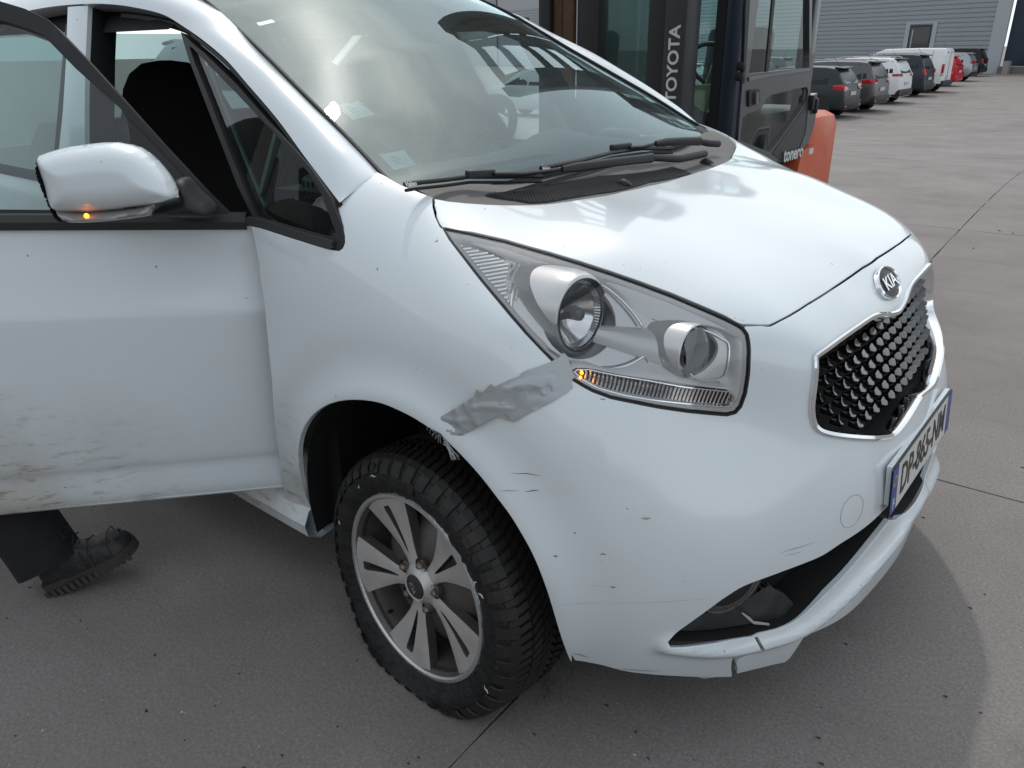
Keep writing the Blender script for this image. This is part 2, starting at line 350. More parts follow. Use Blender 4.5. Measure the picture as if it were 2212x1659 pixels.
# ------------------------------------------------------------------ the white car
car = tag(empty('damaged_car', (0, 0, 0)), 'white hatchback with taped fender, cracked bumper, flat shredded tyre and open door', 'car')
M_white = None
def paint_material():
    """white paint with road dirt: grime low on the sides, splashes and stone chips"""
    m = bpy.data.materials.new('white_paint'); m.use_nodes = True; nt = m.node_tree; N = nt.nodes; L = nt.links; b = N['Principled BSDF']
    tc = N.new('ShaderNodeTexCoord'); sp = N.new('ShaderNodeSeparateXYZ'); L.new(tc.outputs['Object'], sp.inputs[0])
    base = (.71, .765, .79, 1)
    def math_(op, a, bb=None, clamp=False):
        n = N.new('ShaderNodeMath'); n.operation = op; n.use_clamp = clamp
        for i, x in enumerate((a, bb)):
            if x is None: continue
            if isinstance(x, (int, float)): n.inputs[i].default_value = x
            else: L.new(x, n.inputs[i])
        return n.outputs[0]
    def noise(scale, detail=5, vec=None, rough=.6):
        n = N.new('ShaderNodeTexNoise'); n.inputs['Scale'].default_value = scale; n.inputs['Detail'].default_value = detail; n.inputs['Roughness'].default_value = rough
        L.new(vec or tc.outputs['Object'], n.inputs['Vector']); return n.outputs['Fac']
    def ramp(f, a, bb):
        n = N.new('ShaderNodeMapRange'); n.inputs[1].default_value = a; n.inputs[2].default_value = bb; n.clamp = True; L.new(f, n.inputs[0]); return n.outputs[0]
    # dirt thrown back by the wheel: strongest low down behind the wheel
    low = ramp(sp.outputs['Z'], .66, .30)
    back = ramp(sp.outputs['X'], -.1, -.36)
    mp = N.new('ShaderNodeMapping'); mp.inputs['Rotation'].default_value = (0, rad(-22), 0); mp.inputs['Scale'].default_value = (14, 20, 75); L.new(tc.outputs['Object'], mp.inputs[0])
    streak = ramp(noise(1., 4, mp.outputs[0]), .55, .70)
    fog = ramp(noise(3.5, 6), .3, .75)
    dirt = math_('MULTIPLY', math_('MULTIPLY', math_('POWER', low, .7), back), math_('ADD', math_('MULTIPLY', fog, .75), math_('MULTIPLY', streak, .9)), True)
    chips = ramp(noise(55., 2), .765, .775)
    chips2 = ramp(noise(140., 2), .775, .785)
    allchips = math_('MAXIMUM', chips, chips2)
    film = math_('MULTIPLY', ramp(noise(1.3, 6), .42, .75), .10)
    m1 = N.new('ShaderNodeMix'); m1.data_type = 'RGBA'; m1.inputs[6].default_value = base; m1.inputs[7].default_value = (.33, .27, .20, 1); L.new(math_('MAXIMUM', dirt, film), m1.inputs[0])
    m2 = N.new('ShaderNodeMix'); m2.data_type = 'RGBA'; L.new(m1.outputs[2], m2.inputs[6]); m2.inputs[7].default_value = (.10, .08, .07, 1)
    L.new(math_('MULTIPLY', allchips, .75), m2.inputs[0])
    L.new(m2.outputs[2], b.inputs['Base Color'])
    b.inputs['Roughness'].default_value = .38; b.inputs['Coat Weight'].default_value = 1.; b.inputs['Coat IOR'].default_value = 1.5
    cr = math_('ADD', math_('MULTIPLY', math_('MAXIMUM', dirt, film), .5), .07, True); L.new(cr, b.inputs['Coat Roughness'])
    MATS['white_paint'] = m; return m
M_white = paint_material()
M_blackpl = mat('black_plastic', (.018, .018, .019), .55, bump=(180, .25, .001))
M_greypl = mat('grey_plastic', (.12, .117, .115), .62, bump=(260, .3, .0008), var=(6, .35, (.16, .14, .12)))
M_black = mat('matt_black', (.006, .006, .006), .8)
M_rubber = mat('seal_rubber', (.012, .012, .013), .6)
M_chrome = mat('chrome', (.82, .83, .84), .07, 1.)
M_satin = mat('satin_chrome', (.80, .80, .81), .22, 1.)
ARC_C = (.028, .338); ARC_R = .372
def arch_flare(D):
    X = surf(D); d = np.hypot(X[:, 0]-ARC_C[0], X[:, 2]-ARC_C[1])-ARC_R
    side = np.clip((-X[:, 1]-.55)/.2, 0, 1)
    return side*(.007*np.exp(-np.clip(d, -.02, 9)**2/(2*.020**2))-.006*np.exp(-(d-.07)**2/(2*.03**2)))
# outlines on the skin (right side)
archp = px(z8, [(150,748),(128,715),(100,640),(75,540),(58,420),(55,330),(75,250),(115,185),(170,140),(230,115),(300,105),(380,108),(450,122),(520,150),(600,190),(680,240),(760,300),(840,380),(920,470),(990,560),(1050,640),(1100,720),(1150,810),(1190,900),(1230,1010),(1260,1110),(1290,1210),(1320,1300),(1335,1342)])
hl_left = px(z6, [(105,92),(150,170),(250,300),(350,430),(450,550),(550,670),(650,785),(750,890),(820,962),(880,1020),(940,1078)])
hl_bot = px(z6, [(940,1078),(1010,1122),(1080,1160),(1200,1205),(1350,1236),(1500,1266),(1700,1296),(1850,1311),(1960,1320),(2018,1305),(2055,1262),(2085,1180),(2104,1060),(2109,950),(2108,850),(2097,790),(2068,748)])
hl_top = px(z6, [(2068,748),(2030,722),(1950,682),(1800,617),(1600,532),(1400,457),(1200,387),(1000,322),(800,262),(520,182),(300,132),(105,92)])
D_arch = hits(archp); D_hll = hits(hl_left); D_hlb = hits(hl_bot); D_hlt = hits(hl_top)
seamD = hits([zT(1735, 345), zT(1400, 560), zT(1000, 810), zT(640, 1030)])
def dsm(D, n=4): return np.array(catmull(D, n))
def smooth(P, n, closed=True):
    P = np.array(P, float)
    for _ in range(n):
        Q = (np.roll(P, 1, 0)+2*P+np.roll(P, -1, 0))/4
        if not closed: Q[0], Q[-1] = P[0], P[-1]
        P = Q
    return P
def mid_el(D):
    """height at the centre line of an edge symmetric about it"""
    A = np.stack([np.ones(4), D[-4:, 0]**2], 1); return float(np.linalg.lstsq(A, D[-4:, 1], rcond=None)[0][0])
def shift(D, da, de): return np.array(D)+[da, de]
def build_front():
    # front wing (fender)
    ftop = px(z2, [(1572,1338),(1480,1308),(1380,1268),(1320,1238),(1260,1202),(1207,1166)])
    fjoin = px(z2, [(1207,1168),(1100,1188),(1000,1243),(940,1293),(890,1342)])
    fqw = px(z2, [(890,1342),(920,1420),(945,1500)])+px(zQ, [(1650,200),(1722,380),(1753,520),(1753,620),(1722,702),(1660,748),(1580,738),(1400,693),(1100,603),(800,508),(500,403),(400,374),(372,388)])
    fdoor = px(zQ, [(372,388),(400,480),(440,650),(470,820),(500,960),(520,1106)])+px(zD, [(1370,280),(1400,480),(1420,700),(1440,900),(1445,1050),(1455,1170),(1475,1300),(1490,1400),(1502,1460)])+px(zP, [(1922,640),(1925,700),(2010,790),(2160,905)])
    kseam = 18
    d_af = hits(archp[:20])      # arch from the back foot up to the seam
    hood_gap = px(z5, [(180,288),(183,340),(198,400),(225,458),(245,475)])
    P = np.vstack([hits(ftop), hits(fjoin)[1:], hits(fqw)[1:], hits(fdoor)[1:], dsm(d_af[:16])[0:], seamD[::-1], shift(D_hll[:9][::-1], -.0022, 0), hits(hood_gap[::-1])])
    skin_panel('fender', [P], M_white, car, disp=arch_flare)
    Pm = mirD(P); ob = skin_panel('fender', [Pm], M_white, car, disp=arch_flare)
    # bonnet
    hr = px(zC, [(342,432),(420,448),(520,458),(640,466),(760,470),(900,469),(1000,464),(1150,445),(1300,421),(1450,390),(1600,356)])
    hg = px(z5, [(200,291),(203,340),(217,400),(240,452),(258,466)])
    ht = px(z6, [(120,84),(300,118),(520,167),(800,246),(1000,306),(1200,371),(1400,440),(1600,514),(1800,598),(1950,663),(2036,712),(2060,718)])
    hf = px(z6, [(2212,720)])+px(z7, [(0,470),(88,470),(110,461),(150,440),(300,351),(450,256),(600,152),(680,90)])
    Hr = hits(hr); Hr = Hr[Hr[:, 0] < -.004]; Hf = hits(hf); Hf = Hf[Hf[:, 0] < -.03]
    half = np.vstack([Hr[::-1], hits(hg), hits(ht)[1:], Hf])
    e0 = Hr[-1][1]; e1 = Hf[-1][1]
    P = np.vstack([half, [[0, mid_el(Hf)]], mirD(half)[::-1], [[0, e0]]])
    skin_panel('bonnet', [P], M_white, car, step=.014)
    # bumper
    d_af2 = hits(archp[16:])
    lowp = px(zB, [(97,905),(122,952),(200,977),(350,1007),(500,1022),(650,1032),(780,1037),(924,1037)])
    crackL = px(zB, [(930,1036),(926,990),(928,960),(935,940),(985,915),(1000,911),(1050,890),(1054,860),(1040,822)])
    crackR = px(zB, [(1062,818),(1082,862),(1070,900),(1018,928),(998,936),(962,956),(958,970),(966,1000),(960,1024)])
    lowq = px(zB, [(957,1020),(1050,997),(1150,972),(1205,962),(1230,942),(1262,897),(1312,842)])
    int_up = px(zB, [(590,838),(740,737),(830,672),(900,622),(1000,562),(1160,502),(1280,457),(1400,407),(1500,342),(1600,277),(1700,192),(1760,132)])
    int_lo = px(zB, [(1750,228),(1680,312),(1600,412),(1500,532),(1400,622),(1340,687),(1290,737),(1230,770),(1150,790)])
    int_lo2 = px(zB, [(850,850),(700,855),(600,852)])
    hb = px(z6, [(2085,742),(2212,738)])+px(z7, [(0,489),(96,489),(120,479),(158,458),(308,369),(458,274),(608,171),(690,107)])
    Hb = hits(hb); Hb = Hb[Hb[:, 0] < -.03]
    Lq = hits(lowq)
    under = np.array([dom(p)[0] for p in [(.755,-.44,.205),(.782,-.30,.20),(.80,-.15,.20)]])
    half = np.vstack([[[0, mid_el(Hb)]], Hb[::-1], shift(hits(hl_bot[::-1])[:-1], 0, -.0018), seamD, dsm(d_af2)[1:], hits(lowp), hits(crackL), hits(crackR), Lq[:-1], under])
    P = np.vstack([half, [[0, dom((.805, 0, .20))[0][1]]], mirD(half[1:])[::-1]])
    IU = np.vstack([hits(int_up)[:1], dsm(hits(int_up)[1:], 4)]); IL = smooth(resample(hits(int_lo), .006, False), 40, False)
    ihalf = np.vstack([[[0, dom((.825, 0, .44))[0][1]]], [dom((.81,-.16,.442))[0]], IU[::-1], hits(int_lo2)[::-1], [hits([zB(1030, 824)])[0]], hits(px(zB, [(1060, 812)])), IL[::-1], [dom((.825,-.13,.362))[0]], [[0, dom((.828, 0, .352))[0][1]]]])
    IH = np.vstack([ihalf, mirD(ihalf[1:-1])[::-1]])
    gt = px(z7, [(332,655),(347,632),(450,560),(550,490),(640,430),(690,412),(740,413)]); gb = px(z7, [(312,900),(315,990),(345,1058),(420,1087),(560,1106),(690,1109),(760,1096),(800,1062),(840,1010),(890,930),(936,860)])
    GT = dsm(hits(gt), 5); GB = dsm(hits(gb), 5)
    gc_t = dom((.703, 0, .795))[0][1]; gc_b = dom((.778, 0, .612))[0][1]
    GT = GT[GT[:, 0] < -.02]; GB = GB[GB[:, 0] < -.02]
    ghalf = np.vstack([[[0, gc_t]], GT[::-1], GB, [[0, gc_b]]])
    ghalf[-1][1] = GB[-1][1]+.004
    GH = smooth(resample(np.vstack([ghalf, mirD(ghalf[1:-1])[::-1]]), .007), 5)
    ridge = dsm(np.vstack([hits(px(zB, [(600,868),(900,890),(1060,858),(1200,822),(1330,762),(1450,660),(1600,512),(1700,400),(1800,270)])), [dom((.832, -.1, .335))[0]], [dom((.832, 0, .33))[0]]]), 5); ridge = smooth(resample(ridge, .006, False), 40, False); ridge = np.array(catmull(ridge, 3)); ridge = np.vstack([ridge, mirD(ridge)[::-1]])
    def lip(D):
        d = sdist(D, ridge, False); return .020*np.exp(-(d/.015)**2)+arch_flare(D)
    skin_panel('bumper', [P, IH, GH], M_white, car, disp=lip, bstep=.005, step=.0095)
    return GH, IH
GH, IH = build_front()
# ------------------------------------------------------------------ trim, grille, lamps, plate, tape
def offs(D, off, inward=0.): # skin point moved along its normal
    return surf(D)+snorm(D)*off
def ring_frame(name, D, prof, m, parent, step=.008, closed=True):
    """sweep a profile of (inward, out) offsets along an outline on the skin"""
    D = resample(D, step, closed); P = surf(D); Nn = snorm(D)
    t = (np.roll(P, -1, 0)-np.roll(P, 1, 0)) if closed else np.gradient(P, axis=0)
    t /= np.linalg.norm(t, axis=1)[:, None]+1e-12; w = np.cross(Nn, t); 
    c = P.mean(0); 
    if closed and np.sum(w*(c-P)) < 0: w = -w
    rings = [[tuple(P[i]+w[i]*a+Nn[i]*b) for a, b in prof] for i in range(len(P))]
    mb = MB(); mb.loft(rings, closed=False, loop=closed); return mb.obj(name, m, parent, angle=40)
def well(name, D, depth, m, parent, step=.02, lip=.001):
    """sunk housing behind an opening: side walls and back"""
    Dr = resample(D, .008); P = surf(Dr); Nn = snorm(Dr); fr = np.array([-.8, 0, .05])
    top = P-Nn*lip; bot = P+(-Nn*.4+fr*.6)*depth
    mb = MB(); mb.loft([list(map(tuple, top)), list(map(tuple, bot))], closed=True)
    V, T = cdt_fill([D], step); Bk = surf(V)+(-snorm(V)*.4+fr*.6)*depth*.995
    mb.add(list(map(tuple, Bk)), [tuple(map(int, t)) for t in T]); return mb.obj(name, m, parent, smooth=False)
def frame_at(c, a, up=(0, 0, 1)):
    a = Vector(a).normalized(); u = Vector(up).cross(a).normalized(); v = a.cross(u); c = Vector(c)
    return lambda x, y, z: tuple(c+u*x+v*y+a*z)
def lathe_f(mb, f, prof, n=48, a0=0, a1=2*math.pi):
    full = abs(a1-a0-2*math.pi) < 1e-6
    mb.loft([[f(r*math.cos(a0+(a1-a0)*k/n), r*math.sin(a0+(a1-a0)*k/n), h) for r, h in prof] for k in range(n if full else n+1)], closed=False, loop=full); return mb
def shrinkD(D, k):
    D = np.array(D); t = np.roll(D, -1, 0)-np.roll(D, 1, 0); t /= np.linalg.norm(t, axis=1)[:, None]+1e-12; n = np.stack([-t[:, 1], t[:, 0]], 1)
    A = .5*np.sum(D[:, 0]*np.roll(D[:, 1], -1)-np.roll(D[:, 0], -1)*D[:, 1]); return D+n*(k if A > 0 else -k)
def build_grille():
    g = empty('grille'); g.parent = car
    GHs = GH
    ring_frame('surround', GHs, [(-.0025, -.004), (-.0015, .004), (.002, .0068), (.0085, .005), (.0115, -.002), (.012, -.03)], M_chrome, g, step=.006)
    well('housing', GH, .075, M_black, g)
    gloss = mat('gloss_black_plastic', (.012, .012, .013), .12, spec=.6)
    # faceted scale, shared mesh: upward facing hexagon with dark underside
    s = MB(); w, d, h = .0235, .024, .013
    top = [(-.001, -w*.97, .0), (.006, -w*.5, -.0035), (.0095, 0, -.005), (.006, w*.5, -.0035), (-.001, w*.97, 0), (-.006, w*.5, .0035), (-.006, -w*.5, .0035)]
    s.add(top+[(.002, -w*.3, -.014), (.002, w*.3, -.014), (-.020, -w*.6, -.010), (-.020, w*.6, -.010)],
          [(0, 1, 2, 3, 4, 5, 6), (0, 7, 1), (1, 7, 2), (2, 7, 8), (2, 8, 3), (3, 8, 4), (0, 9, 7), (4, 8, 10), (7, 9, 10, 8), (0, 6, 9), (4, 10, 5)])
    me = s.mesh('scale', smooth=False); me.materials.append(gloss)
    GHi = shrinkD(resample(GH, .01), .014); n = 0
    for r in range(12):
        z = .600+r*.0285
        for k in range(-10, 11):
            y = (k+(.5 if r % 2 else 0))*.0465
            if abs(y) > .46: continue
            # meet the skin at this y,z
            x = .72
            for _ in range(12):
                p = np.array([x, y, z]); D = dom(p); x += surf(D)[0][0]-x if abs(surf(D)[0][0]-x) < 1e-4 else .6*(np.linalg.norm(surf(D)[0]-SO)-np.linalg.norm(p-SO))
            D = dom((x, y, z))
            if not inside(D, [GHi])[0]: continue
            o = bpy.data.objects.new('scale', me); COL.objects.link(o); o.parent = g; o.location = (x-.031, y, z); o.rotation_euler = (0, rad(10), -y*1.0); n += 1
build_grille()
def build_intake():
    well('intake_liner', IH, .10, M_black, car)
    # dark trim around the fog lamp
    trim = hits(px(zB, [(596,842),(660,800),(760,760),(900,745),(1000,720),(1080,650),(1160,600),(1230,640),(1290,700),(1240,760),(1150,786),(1040,808),(850,838),(700,846)]))
    skin_panel('intake_trim', [trim], mat('scuffed_dark_plastic', (.02, .022, .025), .5, bump=(60, .3, .002), var=(14, .5, (.10, .11, .12))), car, off=-.022, step=.01)
    # fog lamp
    f = empty('fog_lamp'); f.parent = car
    c = hit3([zB(950, 640)])[0]+np.array([-.030, .012, .034]); fr = frame_at(c, (.86, -.5, -.02))
    mb = MB(); lathe_f(mb, fr, [(.076, .006), (.074, .014), (.064, .012), (.060, .0), (.035, -.03), (0, -.04)]); mb.obj('reflector', mat('fog_reflector', (.42, .38, .34), .3, .85), f)
    mb = MB(); rings = []
    for k in range(120): a = 2*math.pi*k/120; rr_ = 1.0 if k % 2 else .985; rings.append([fr(r*math.cos(a)*rr_, r*math.sin(a)*rr_, h) for r, h in [(.072, .016), (.062, .019), (.054, .0195)]])
    mb.loft(rings, closed=False, loop=True); mb.obj('knurled_ring', mat('knurl', (.35, .35, .35), .2, .7), f, smooth=False)
    mb = MB(); lathe_f(mb, fr, [(.074, .018), (.04, .026), (0, .028)]); mb.obj('lens', glass('lamp_glass', (.92, .92, .92)), f)
    # torn plastic shreds left at the crack
    for q in ([(1000,727),(1040,755),(1060,775),(1090,778),(1140,785),(1142,790),(1100,786),(1062,783),(1040,765)], [(945,843),(1035,840),(1048,850),(945,852)]):
        skin_panel('torn_edge', [hits(px(zB, q))], mat('torn_plastic', (.42, .40, .38), .7), car, off=-.010, step=.006, thick=.002)
    skin_panel('hanging_shred', [hits(px(zB, [(765,1050),(780,1042),(900,1036),(905,1040),(840,1050),(790,1056)]))], MATS['torn_plastic'], car, off=-.004, step=.006, thick=.002)
build_intake()
def build_badge():
    b = empty('badge'); b.parent = car
    p = hit3([(1909, 617)])[0]; p[1] = 0; D = dom(p); p = surf(D)[0]; n = snorm(D)[0]
    up = Vector((0, 0, 1)); f = frame_at(p+n*.001, n)
    def ell(prof, k=1.0, sy=.50):
        mb = MB(); mb.loft([[f(r*math.cos(2*math.pi*i/56), r*sy*math.sin(2*math.pi*i/56), h) for r, h in prof] for i in range(56)], closed=False, loop=True); return mb
    ell([(.067, -.002), (.0665, .006), (.063, .0085), (.059, .006), (.058, .003)], sy=.56).obj('rim', M_chrome, b)
    ell([(.0595, .0035), (.03, .0065), (0, .0075)], sy=.56).obj('disc', mat('badge_black', (.008, .008, .009), .35, spec=.25), b)
    a = Vector(n); u = Vector((0, 0, 1)).cross(a).normalized(); v = a.cross(u)
    place_text('lettering', 'KIA', .040, M_satin, b, tuple(Vector(p)+a*.0085), u, v, depth=.0012, bold=.0006, sx=1.25)
build_badge()
def build_plate():
    pl = empty('number_plate'); pl.parent = car
    n = Vector((.996, 0, .085)); c = Vector((.813, 0, .490)); xa = Vector((0, 1, 0)); ya = n.cross(xa)   # reading direction: towards the car's left
    if ya.z < 0: ya = -ya
    def P(x, y, z=0): return tuple(c+xa*x+ya*y+n*z)
    def pane(x0, x1, y0, y1, z, t=.0012): 
        mb = MB(); q = [(x0, y0), (x1, y0), (x1, y1), (x0, y1)]; mb.hexa([P(a, b, z-t) for a, b in q], [P(a, b, z) for a, b in q]); return mb
    mb = MB(); q = [(-.250, -.03), (.250, -.03), (.250, .0575), (-.250, .0575)]; mb.hexa([P(a, b, -.014) for a, b in q], [P(a, b, -.004) for a, b in q]); mb.obj('holder', M_white, pl)
    pane(-.26, .26, -.055, .055, .0, .0025).obj('backing', mat('plate_black', (.012, .012, .012), .4), pl)
    white = mat('plate_white', (.62, .60, .57), .35); blue = mat('plate_blue', (.012, .055, .27), .35)
    pane(-.215, .215, -.051, .051, .0014).obj('white_field', white, pl)
    pane(-.257, -.2165, -.052, .052, .0014).obj('blue_band', blue, pl); pane(.2165, .257, -.052, .052, .0014).obj('blue_band', blue, pl)
    place_text('characters', 'DP-865-NM', .098, MATS['plate_black'], pl, P(0, 0, .0018), xa, ya, depth=.0006, bold=.0012, sx=.80)
    place_text('country_letter', 'F', .034, white, pl, P(-.237, -.033, .0018), xa, ya, depth=.0004, bold=.0005)
    mb = MB()
    for k in range(12):
        a = 2*math.pi*k/12; x, y = -.237+.011*math.cos(a), .022+.011*math.sin(a); mb.hexa([P(x+.0022*math.cos(j*1.2566), y+.0022*math.sin(j*1.2566), .0014) for j in range(5)], [P(x+.0022*math.cos(j*1.2566), y+.0022*math.sin(j*1.2566), .0018) for j in range(5)])
    mb.obj('stars', mat('plate_yellow', (.6, .5, .15), .4), pl)
build_plate()
# tow-eye cover on the bumper
tc_ = hits([(1842, 1105)])[0]
def cover():
    p = surf(tc_)[0]; n = snorm(tc_)[0]; f = frame_at(p, n); D = np.array([dom(f(.034*math.cos(t), .034*math.sin(t), 0))[0] for t in np.linspace(0, 2*math.pi, 40, endpoint=False)])
    ring_frame('tow_eye_seam', D, [(-.0009, .0002), (-.0003, .0006), (.0005, .0002)], mat('seam_shadow', (.34, .36, .38), .6), car, step=.004)
cover()
def build_headlight():
    h = empty('headlight'); h.parent = car
    HLd = np.vstack([D_hll[:-1], D_hlb[:-1], D_hlt[:-1]])
    silver = mat('lamp_silver', (.58, .58, .58), .30, .45); M_sp = M_satin
    bright = mat('lamp_bezel', (.96, .96, .96), .28, .08)
    ring_frame('seal', HLd, [(-.0025, -.003), (-.0018, .0003), (.002, .0005), (.0035, -.004)], M_rubber, h, step=.006)
    well('housing', HLd, .14, mat('lamp_housing', (.5, .5, .5), .4), h, lip=.004)
    skin_panel('lens', [shrinkD(resample(HLd, .008), .003)], glass('headlamp_lens', (.95, .95, .95), ior=1.45), h, off=-.001, step=.014, thick=.004)
    HLD_ = HLd
    # white-silver rim inside the lens edge
    inner = shrinkD(resample(HLd, .008), .004)
    ring_frame('bezel_rim', inner, [(0, -.003), (.004, -.006), (.011, -.012), (.014, -.03)], bright, h, step=.008)
    # upper bezel floor: the silver sheet round the two lamp tubes
    ax = Vector((.992, -.10, .06)).normalized()
    # main beam
    L1 = hits([z6(1000, 660)])[0]; p1 = surf(L1)[0]; d = ray(*z6(1000, 660)); d = d/np.linalg.norm(d)
    c1 = p1+d*.033; f1 = frame_at(c1, ax)
    r1 = .062
    mb = MB(); lathe_f(mb, f1, [(r1*1.02, .003), (r1*1.08, .007), (r1*1.18, .005), (r1*1.26, -.006), (r1*1.30, -.03), (r1*1.32, -.12)], 64); mb.obj('main_beam_tube', silver, h)
    mb = MB(); lathe_f(mb, f1, [(r1*1.10, .0085), (r1*1.06, .009), (r1*1.03, .004), (r1*.99, -.016)], 64); mb.obj('main_beam_ring', mat('dark_ring', (.05, .05, .055), .2, .6), h)
    mb = MB(); lathe_f(mb, f1, [(r1, -.004)]+[(r1*math.sqrt(t), -.055+.045*t) for t in np.linspace(.95, .02, 10)], 64); mb.obj('main_beam_reflector', mat('bowl_chrome', (.92, .92, .92), .12, .7), h)
    mb = MB(); rings = []
    for k in range(140): a = 2*math.pi*k/140; q = .0 if k % 2 else .0012; rings.append([f1((r+q)*math.cos(a), (r+q)*math.sin(a), z) for r, z in [(r1*.99, -.002), (r1*.90, -.012)]])
    mb.loft(rings, closed=False, loop=True); mb.obj('main_beam_knurl', mat('knurl_clear', (.62, .64, .65), .15, .7), h, smooth=False)
    mb = MB(); lathe_f(mb, f1, [(.0, .004), (.011, .003), (.0125, .0), (.0125, -.03)], 24); mb.obj('bulb_cap', mat('bulb_grey', (.35, .36, .38), .35, .6), h)
    mb = MB(); mb.hexa([f1(-.006, -.006, -.012), f1(.006, -.006, -.012), f1(.006, .006, -.012), f1(-.006, .006, -.012)], [f1(-.05, -.006, -.022), f1(-.05, .004, -.022), f1(-.05, .006, -.028), f1(-.05, -.006, -.028)]); mb.obj('bulb_shield', mat('bulb_dark', (.06, .07, .08), .3, .5), h)
    # dipped beam
    L2 = hits([z6(1735, 905)])[0]; p2 = surf(L2)[0]; d = ray(*z6(1735, 905)); d = d/np.linalg.norm(d); c2 = p2+d*.022; f2 = frame_at(c2, ax); r2 = .047
    mb = MB(); lathe_f(mb, f2, [(r2*1.0, .0), (r2*1.05, .006), (r2*1.10, .004), (r2*1.12, -.002), (r2*1.12, -.20)], 56); mb.obj('dipped_beam_tube', silver, h)
    mb = MB(); lathe_f(mb, f2, [(r2, .002)]+[(r2*math.sqrt(t), -.05+.045*t) for t in np.linspace(.95, .02, 10)], 56); mb.obj('dipped_beam_reflector', mat('lamp_bowl', (.55, .56, .57), .12, 1.), h)
    mb = MB(); rings = []
    for i in range(45):      # ribbed glass standing in the tube
        x = -r2*.74+r2*1.48*i/44; hh = r2*.93*math.sqrt(max(.02, 1-(x/(r2*.80))**4)); q = .0016*(i % 2); rings.append([f2(x, -hh, .004+q), f2(x, -hh*.4, .010+q), f2(x, hh*.4, .010+q), f2(x, hh, .004+q)])
    mb.loft(rings, closed=False); mb.obj('ribbed_glass', mat('ribbed_glass', (.40, .43, .44), .12, .35, trans=.25), h, smooth=False)
    mb = MB(); mb.tube([f2(r2*.62, r2*.7, .004), f2(r2*.70, r2*.3, .006), f2(r2*.70, -r2*.4, .006), f2(r2*.60, -r2*.78, .004)], .0022, 8); mb.obj('glass_edge', mat('dark_ring'), h)
    holes = [np.array([dom(f(r*math.cos(t), r*math.sin(t), zz))[0] for t in np.linspace(0, 2*math.pi, 40, endpoint=False)]) for f, r, zz in ((f1, r1*1.25, -.02), (f2, r2*1.08, -.02))]
    skin_panel('bezel_floor', [shrinkD(resample(HLd, .008), .012)]+holes, bright, h, off=-.022, step=.012, thick=.012)
    for D in []:
        Pn = surf(D)-snorm(D)*.026; rings = []
        tn = np.roll(Pn, -1, 0)-np.roll(Pn, 1, 0); tn /= np.linalg.norm(tn, axis=1)[:, None]; Nh = snorm(D); wv = np.cross(Nh, tn); wv *= np.sign(np.sum(wv*(Pn.mean(0)-Pn)))
        mb = MB(); mb.loft([[tuple(Pn[i]+wv[i]*a_+Nh[i]*b_) for a_, b_ in ((-.012, .0), (-.009, .006), (-.001, .008), (.003, .002), (.003, -.03))] for i in range(len(Pn))], closed=False, loop=True); mb.obj('lamp_ring', M_satin, h)
    # wide bowl of silver sheet around the lamps and the wing-shaped brow
    def strip(name, a, b, oa, ob, m, n=14):
        A = surf(np.array(catmull(hits(px(z6, a)), 4))); B = surf(np.array(catmull(hits(px(z6, b)), 4))); NA = snorm(dom(A)); NB = snorm(dom(B))
        k = min(len(A), len(B)); A, B, NA, NB = A[:k], B[:k], NA[:k], NB[:k]; rows = []
        for j in range(7):
            t = j/6; bulge = math.sin(math.pi*t)*.004; rows.append([tuple(p) for p in A*(1-t)+B*t-NA*(oa*(1-t)+ob*t)+NA*bulge])
        MB().loft(rows, closed=False).obj(name, m, h)
    strip('brow', [(150,120),(520,205),(1000,345),(1400,485),(1800,650),(2010,760)], [(560,260),(830,330),(1150,420),(1330,560),(1480,680),(1700,690)], .009, .024, bright)
    strip('side_bezel', [(2020,800),(2075,850),(2080,1000),(2060,1150),(2040,1230)], [(1900,720),(2000,830),(2005,960),(1990,1060),(1930,1110)], .007, .022, bright)
    strip('lower_bezel', [(930,1020),(1050,1000),(1300,1050),(1600,1100),(1900,1150),(2030,1165)], [(900,930),(1050,940),(1200,985),(1450,960),(1700,1080),(1900,1110)], .009, .022, bright)
    strip('rear_bezel', [(220,250),(350,420),(480,575),(620,740),(760,880),(900,1000)], [(400,470),(480,560),(560,640),(690,760),(830,880),(960,960)], .006, .016, silver)
    def arc(name, pts, r, m, off=-.0195): X = np.array(catmull(hits(px(z6, pts)), 6)); X = surf(X)+snorm(X)*off; mb = MB(); mb.tube([tuple(p) for p in X], r, 6); return mb.obj(name, m, h)
    line = mat('lamp_seam', (.25, .25, .26), .4, .3)
    arc('bowl_edge', [(860,352),(1000,375),(1150,420),(1270,510),(1360,610),(1420,700)], .0022, M_satin); arc('bowl_seam', [(880,372),(1010,395),(1150,442),(1255,530),(1335,625),(1385,700)], .0009, line)
    arc('bowl_edge', [(880,905),(980,962),(1100,992),(1230,992),(1340,965),(1430,915)], .0022, M_satin); arc('bowl_seam', [(1000,950),(1110,975),(1230,975),(1330,950),(1400,912)], .0009, line)
    arc('bezel_seam', [(1290,490),(1400,560),(1490,640),(1700,610),(1850,650)], .0009, line); arc('bezel_seam', [(1480,650),(1600,690),(1700,690)], .0008, line); arc('bezel_seam', [(1440,910),(1470,1000),(1430,1060)], .0008, line)
    arc('recess_edge', [(1700,705),(1830,735),(1950,800),(1995,840),(2003,930),(1990,1040),(1960,1095),(1880,1108),(1790,1085),(1720,1030)], .0020, M_satin)
    A_ = surf(np.array(catmull(hits(px(z6, [(1150,690),(1300,700),(1450,715),(1600,735)])), 5))); B_ = surf(np.array(catmull(hits(px(z6, [(1095,800),(1250,850),(1400,905),(1560,960)])), 5))); NA_ = snorm(dom(A_)); rows = []
    for j in range(9): t = j/8; rows.append([tuple(p) for p in A_*(1-t)+B_*t-NA_*(.021-.013*math.sin(math.pi*t))])
